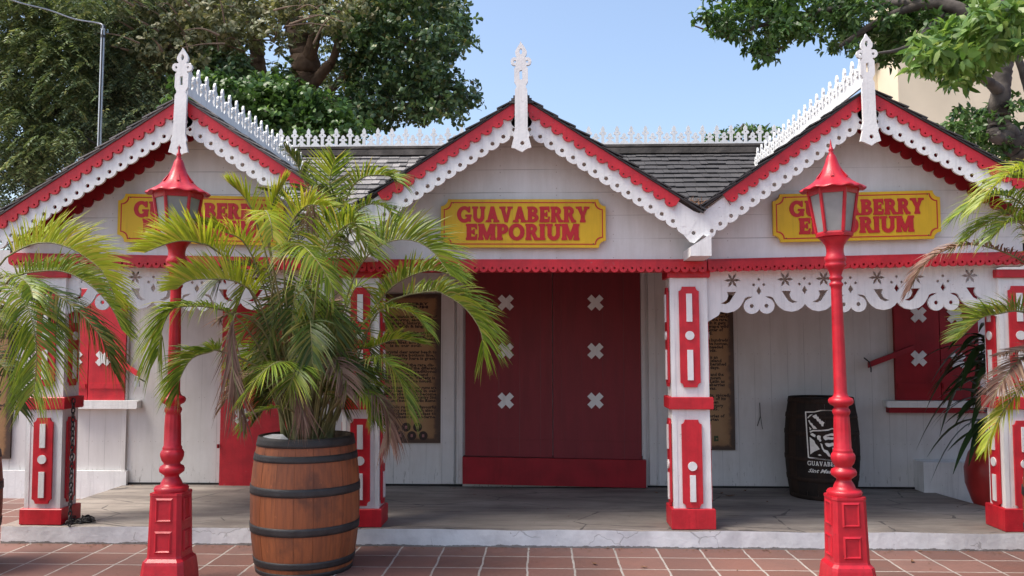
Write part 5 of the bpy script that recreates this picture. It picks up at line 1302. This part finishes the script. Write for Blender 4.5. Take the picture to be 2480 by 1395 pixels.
# 1 feathery tree on the left
t1 = thing('feathery_tree', 'dark tree with fine drooping feathery foliage at the left, behind the pole', 'tree', (P(60, 800, 15).x, 15, 0))
limbs(t1, [([Vector((P(60, 800, 15).x, 15, 0)), P(70, 700, 15), P(90, 400, 15), P(110, 100, 15), P(130, -150, 15)], .28, .08)] +
      [(PP(*q), .07, .015) for q in ([(95, 400, 15), (60, 250, 14.4), (20, 150, 14)], [(100, 300, 15), (200, 200, 14.3), (260, 120, 14)], [(92, 420, 15), (170, 330, 14), (240, 350, 13.6)], [(90, 450, 15), (20, 380, 14), (-40, 360, 13.6)], [(110, 250, 15), (60, 80, 14.2), (30, 0, 14)])], 'bark_grey')
p1 = [(-80, -80), (330, -80), (360, 60), (330, 200), (400, 250), (300, 360), (150, 470), (-10, 560), (-80, 560)]
def feather(root, poly, ncl, Y0, Y1, seed, m, name='crown', strands=7, per=20, sl=.42, spread=.30):
    c, r = clumps(poly, ncl, Y0, Y1, seed); n = ncl * strands
    cc = np.repeat(c, strands, 0) + r.normal(size=(n, 3)) * np.array([spread, spread, spread * .6])
    ang = r.uniform(0, 2 * np.pi, n); out_ = np.stack([np.cos(ang), np.sin(ang), r.uniform(-.4, .3, n)], 1)
    ln = sl * r.uniform(.5, 1.1, n); q = np.linspace(.08, 1, per)
    pos = cc[:, None, :] + out_[:, None, :] * (ln[:, None, None] * q[None, :, None]) + np.array([0, 0, -1])[None, None, :] * (ln[:, None, None] * .75 * (q ** 2)[None, :, None])
    tang = out_[:, None, :] + np.array([0, 0, -1])[None, None, :] * (1.5 * q)[None, :, None]
    N = n * per; pos = pos.reshape(-1, 3); tang = tang.reshape(-1, 3); tang /= np.linalg.norm(tang, axis=1, keepdims=True)
    side = np.cross(tang, np.array([0, 0, 1.0])); side /= np.maximum(np.linalg.norm(side, axis=1, keepdims=True), 1e-5)
    sg = np.where(np.arange(N) % 2 == 0, 1, -1)[:, None]
    d = side * sg + tang * .7 + r.normal(size=(N, 3)) * .15
    return leafmesh(name, pos, d, np.tile(np.array([[0, 0, 1.0]]), (N, 1)) + r.normal(size=(N, 3)) * .3, .088 * r.uniform(.7, 1.2, N), .030 * r.uniform(.8, 1.2, N), m, root, shape='thin')
feather(t1, p1, 520, 13.5, 16.0, 21, 'leaf_feather', strands=8)

feather(t1, [(-60, -60), (230, -60), (240, 120), (180, 300), (100, 420), (-60, 500)], 110, 13.0, 13.6, 22, 'leaf_pale', strands=8, sl=.34, spread=.16)
# 2 almond-like tree in the middle
t2x = P(735, 800, 15.5).x
t2 = thing('broadleaf_tree', 'large dark broadleaf tree with gnarled trunk behind the left half of the roof', 'tree', (t2x, 15.5, 0))
limbs(t2, [([Vector((t2x, 15.5, 0)), P(745, 500, 15.5), P(748, 330, 15.5), P(745, 200, 15.5), P(728, 100, 15.4), P(705, 20, 15.3), P(690, -80, 15.2)], .42, .14),
   (PP((750, 210, 15.5), (790, 165, 15.2), (808, 140, 15.1), (830, 60, 14.8)), .12, .05), (PP((740, 180, 15.5), (770, 60, 15), (800, -40, 15)), .14, .07),
   (PP((750, 330, 15.5), (690, 300, 15.6), (630, 190, 15.6), (622, 110, 15.6), (600, 0, 15.5)), .20, .12),
   (PP((760, 240, 15.5), (850, 250, 15.2), (960, 265, 14.8), (1070, 230, 14.5)), .15, .04), (PP((735, 210, 15.5), (560, 190, 15), (440, 130, 14.6), (340, 60, 14.4)), .12, .04),
   (PP((720, 90, 15.4), (800, 40, 15), (900, 20, 14.6), (1020, 10, 14.4)), .08, .03), (PP((700, 20, 15.3), (560, 20, 15), (430, 10, 14.6)), .07, .03), (PP((770, 250, 15.4), (900, 130, 15), (1050, 90, 14.6)), .08, .02), (PP((740, 300, 15.4), (620, 260, 14.6), (500, 200, 14.0)), .09, .03)], 'bark')
p2 = [(560, 130), (700, 150), (780, 60), (860, 20), (1000, -60), (1105, -60), (1118, 15), (1085, 20), (1140, 60), (1120, 105), (1065, 150), (1105, 195), (1142, 230), (1100, 275), (1010, 290), (940, 300), (800, 320), (600, 330), (450, 200), (420, 120)]
crown(t2, p2, 330, 60, 13.8, 15.7, .36, .125, .062, 'leaf_almond', 31, 'obov', .15, holes=HOLE)
crown(t2, p2, 150, 60, 16.0, 17.4, .42, .14, .066, 'leaf_feather', 38, 'obov', .15, holes=[[(715, 110), (770, 100), (780, 160), (730, 170)]])
p2c = [(460, 180), (560, 200), (680, 195), (800, 250), (920, 300), (880, 330), (560, 330), (430, 260)]
crown(t2, p2c, 120, 66, 13.0, 14.0, .30, .145, .072, 'leaf_glossy', 33, 'obov', .0, up=.6)
p2b = [(290, -60), (1010, -60), (960, 30), (860, 70), (800, 120), (700, 110), (560, 130), (420, 170), (300, 140)]
crown(t2, p2b, 270, 60, 13.6, 15.6, .38, .12, .058, 'leaf_olive', 32, 'obov', .1, holes=HOLE)
t2d = thing('broadleaf_tree', 'dark green tree filling the gap behind the left gable and pole', 'tree', (P(380, 800, 18).x, 18, 0))
limbs(t2d, [([Vector((P(380, 800, 18).x, 18, 0)), P(380, 500, 18), P(370, 250, 18), P(390, 0, 18)], .35, .12)], 'bark')
crown(t2d, [(200, 0), (560, 0), (600, 200), (560, 330), (250, 420), (180, 300)], 300, 60, 17.0, 19.5, .6, .16, .085, 'leaf_feather', 35, 'oval', .2)

rt = random.Random(8); tw_ = []
for i in range(46):
    x, y = rt.uniform(280, 780), rt.uniform(-20, 130); Y = rt.uniform(13.0, 14.6); a = rt.uniform(-1.6, .2) if x > 600 else rt.uniform(2.9, 4.7); l = rt.uniform(40, 130)
    tw_.append((PP((x, y, Y), (x + l * .5 * math.cos(a), y + l * .4 * math.sin(a) - rt.uniform(0, 14), Y - .15), (x + l * math.cos(a), y + l * .8 * math.sin(a), Y - .3)), rt.uniform(.010, .024), .005))
limbs(t2, tw_, 'bark', 'twigs', 6, .0, 3)
# 3 right tree
t3x = P(2440, 800, 12.5).x
t3 = thing('shade_tree', 'tree with thick knobbly trunk and bright glossy leaves over the right gable', 'tree', (t3x, 12.5, 0))
limbs(t3, [([Vector((t3x + .5, 12.5, 0)), P(2540, 600, 12.5), P(2500, 400, 12.5), P(2450, 345, 12.5), P(2420, 290, 12.5), P(2428, 180, 12.5), P(2436, 60, 12.5), P(2430, -80, 12.5)], .23, .09),
   (PP((2440, 335, 12.4), (2410, 330, 12.3), (2400, 300, 12.3)), .12, .07),
   (PP((2425, 225, 12.5), (2390, 195, 12.2), (2360, 180, 11.8), (2300, 170, 11.4)), .09, .03), (PP((2470, 360, 12.6), (2500, 260, 13), (2460, 120, 13.2), (2450, 20, 13.2)), .08, .04),
   (PP((2420, 90, 12.5), (2330, 25, 12.6), (2250, 10, 12.8), (2150, 40, 13), (2060, 95, 13.1), (2035, 112, 13.1)), .11, .025), (PP((2250, 10, 12.8), (2150, 10, 13), (2000, 25, 13.2), (1850, 60, 13.4), (1760, 85, 13.5), (1680, 62, 13.5)), .07, .012),
   (PP((2300, 20, 12.8), (2200, 110, 12.6), (2120, 130, 12.4)), .05, .015), (PP((2000, 25, 13.2), (1900, 110, 13.3), (1850, 140, 13.3)), .03, .01), (PP((2400, 60, 12.5), (2330, 60, 11.6), (2280, 110, 11.0)), .05, .02)], 'bark_grey')
p3 = [(1695, -60), (2480, -60), (2500, 60), (2300, 90), (2200, 130), (2150, 145), (2090, 110), (2040, 135), (2010, 128), (1975, 90), (1930, 80), (1880, 115), (1855, 142), (1822, 118), (1790, 82), (1745, 78), (1710, 50), (1680, 30)]
crown(t3, p3, 300, 54, 12.6, 14.6, .24, .14, .050, 'leaf_glossy', 41, 'oval', .45)
crown(t3, [(2150, -60), (2480, -60), (2500, 60), (2300, 90)], 55, 54, 13.2, 14.6, .4, .14, .05, 'leaf_glossy', 45, 'oval', .45)
p3b = [(2225, 90), (2290, 55), (2400, 10), (2560, -20), (2560, 130), (2440, 100), (2390, 170), (2310, 200), (2260, 190), (2215, 150)]
crown(t3, p3b, 80, 42, 9.6, 11.4, .22, .20, .066, 'leaf_bright', 42, 'oval', .55)
p3c = [(2300, 270), (2380, 260), (2480, 240), (2520, 380), (2420, 385), (2350, 350), (2310, 330)]
crown(t3, p3c, 34, 48, 12.2, 13.4, .22, .12, .045, 'leaf_glossy', 43, 'oval', .5)

# 4 tips of a far tree over the ridge
t4 = thing('distant_tree', 'thin leafy top of a distant tree just above the main ridge on the right', 'tree', (P(1800, 700, 24).x, 24, 0))
limbs(t4, [([Vector((P(1800, 700, 24).x, 24, 0)), P(1800, 500, 24), P(1790, 350, 24), P(1800, 300, 24)], .2, .03)] + [(PP((1795, 350, 24), (x, y, 24)), .04, .01) for x, y in ((1740, 318), (1765, 305), (1830, 300), (1850, 310), (1865, 298))], 'bark_grey')
crown(t4, [(1715, 330), (1740, 312), (1760, 320), (1800, 308), (1832, 292), (1850, 300), (1880, 305), (1890, 400), (1700, 400)], 80, 48, 23.5, 24.5, .22, .14, .05, 'leaf_glossy', 51, 'oval', .1)

# ================================================================== CREAM BUILDING BEHIND
Yc = 20.0
cb = thing('cream_building', 'plain cream plastered building behind the right tree', 'building', (P(2400, 800, Yc).x, Yc, 0))
xa, xb = PX(2178, 300, Yc), PX(2900, 300, Yc)
mb = MB(); mb.box(xa, xb, Yc, Yc + 1.6, 0, PZ(2300, -40, Yc)); w = mb.build('wall', 'cream_wall', cb)
xw = PX(2112, 300, Yc + 1.2)
mb = MB(); mb.box(xw, xa - .004, Yc + 1.2, Yc + 1.5, 0, PZ(2150, 148, Yc + 1.2)); w2 = mb.build('wing_wall', 'cream_wall', cb)
mb = MB(); mb.box(xw - .05, xa - .006, Yc + .95, Yc + 1.6, PZ(2150, 148, Yc + 1.2) + .002, PZ(2150, 134, Yc + 1.2)); mb.build('roof_edge', 'cream_wall', cb)
mb = MB(); a_, b_ = P(2152, 200, Yc + 1.17), P(2177, 250, Yc + 1.17); mb.box(a_.x, b_.x, Yc + 1.17, Yc + 1.199, b_.z, a_.z); wd = mb.build('window', 'green_glass', cb)
mb = MB(); mb.box(a_.x - .05, b_.x, Yc + 1.14, Yc + 1.199, a_.z + .002, a_.z + .07); mb.box(a_.x - .07, a_.x - .002, Yc + 1.14, Yc + 1.199, b_.z, a_.z); mb.build('window_frame', 'cream_wall', wd)
mb = MB(); mb.box(PX(2440, 420, Yc), PX(2452, 420, Yc), Yc - .25, Yc - .004, 0, PZ(2300, 392, Yc)); mb.box(PX(2418, 400, Yc), PX(2700, 400, Yc), Yc - .25, Yc - .004, PZ(2300, 392, Yc), PZ(2300, 384, Yc)); mb.build('pilaster', 'cream_wall', cb)

# ================================================================== POLE AND CABLE
pz = 12.0; a_, b_ = P(250, 66, pz), P(250, 400, pz)
po = thing('service_pole', 'thin grey metal pole behind the left gable with a cable at its top', 'pole', (a_.x, pz, 0))
mb = MB(); mb.tube([(a_.x, pz, 0), (a_.x, pz, a_.z)], .030, 10); mb.build('shaft', 'galvanised', po)
mb = MB(); mb.tube([(a_.x + .012, pz - .035, a_.z - 2.2), (a_.x + .012, pz - .035, a_.z - .03)], .010, 6)
mb.lathe([(a_.z - .16, .034), (a_.z - .12, .034)], 12, (a_.x, pz, 0)); mb.lathe([(a_.z - .02, .034), (a_.z + .02, .036), (a_.z + .04, .02)], 12, (a_.x, pz, 0)); mb.build('clamp', 'black_iron', po)
e = P(-40, -28, 10.5); m_ = P(120, 25, 11.4)
mb = MB(); pts = catmull([(a_.x + .012, pz - .035, a_.z - .06), (a_.x + .01, pz - .04, a_.z + .015), (a_.x - .07, pz - .06, a_.z + .045), tuple(P(180, 46, 11.7)), tuple(m_), tuple(P(40, 4, 10.9)), tuple(e)], 40)
mb.tube(pts, .0105, 6); tag(mb.build('overhead_cable', 'galvanised', None, tuple(e)), 'pale cable running from the pole top to the upper left corner', 'cable')
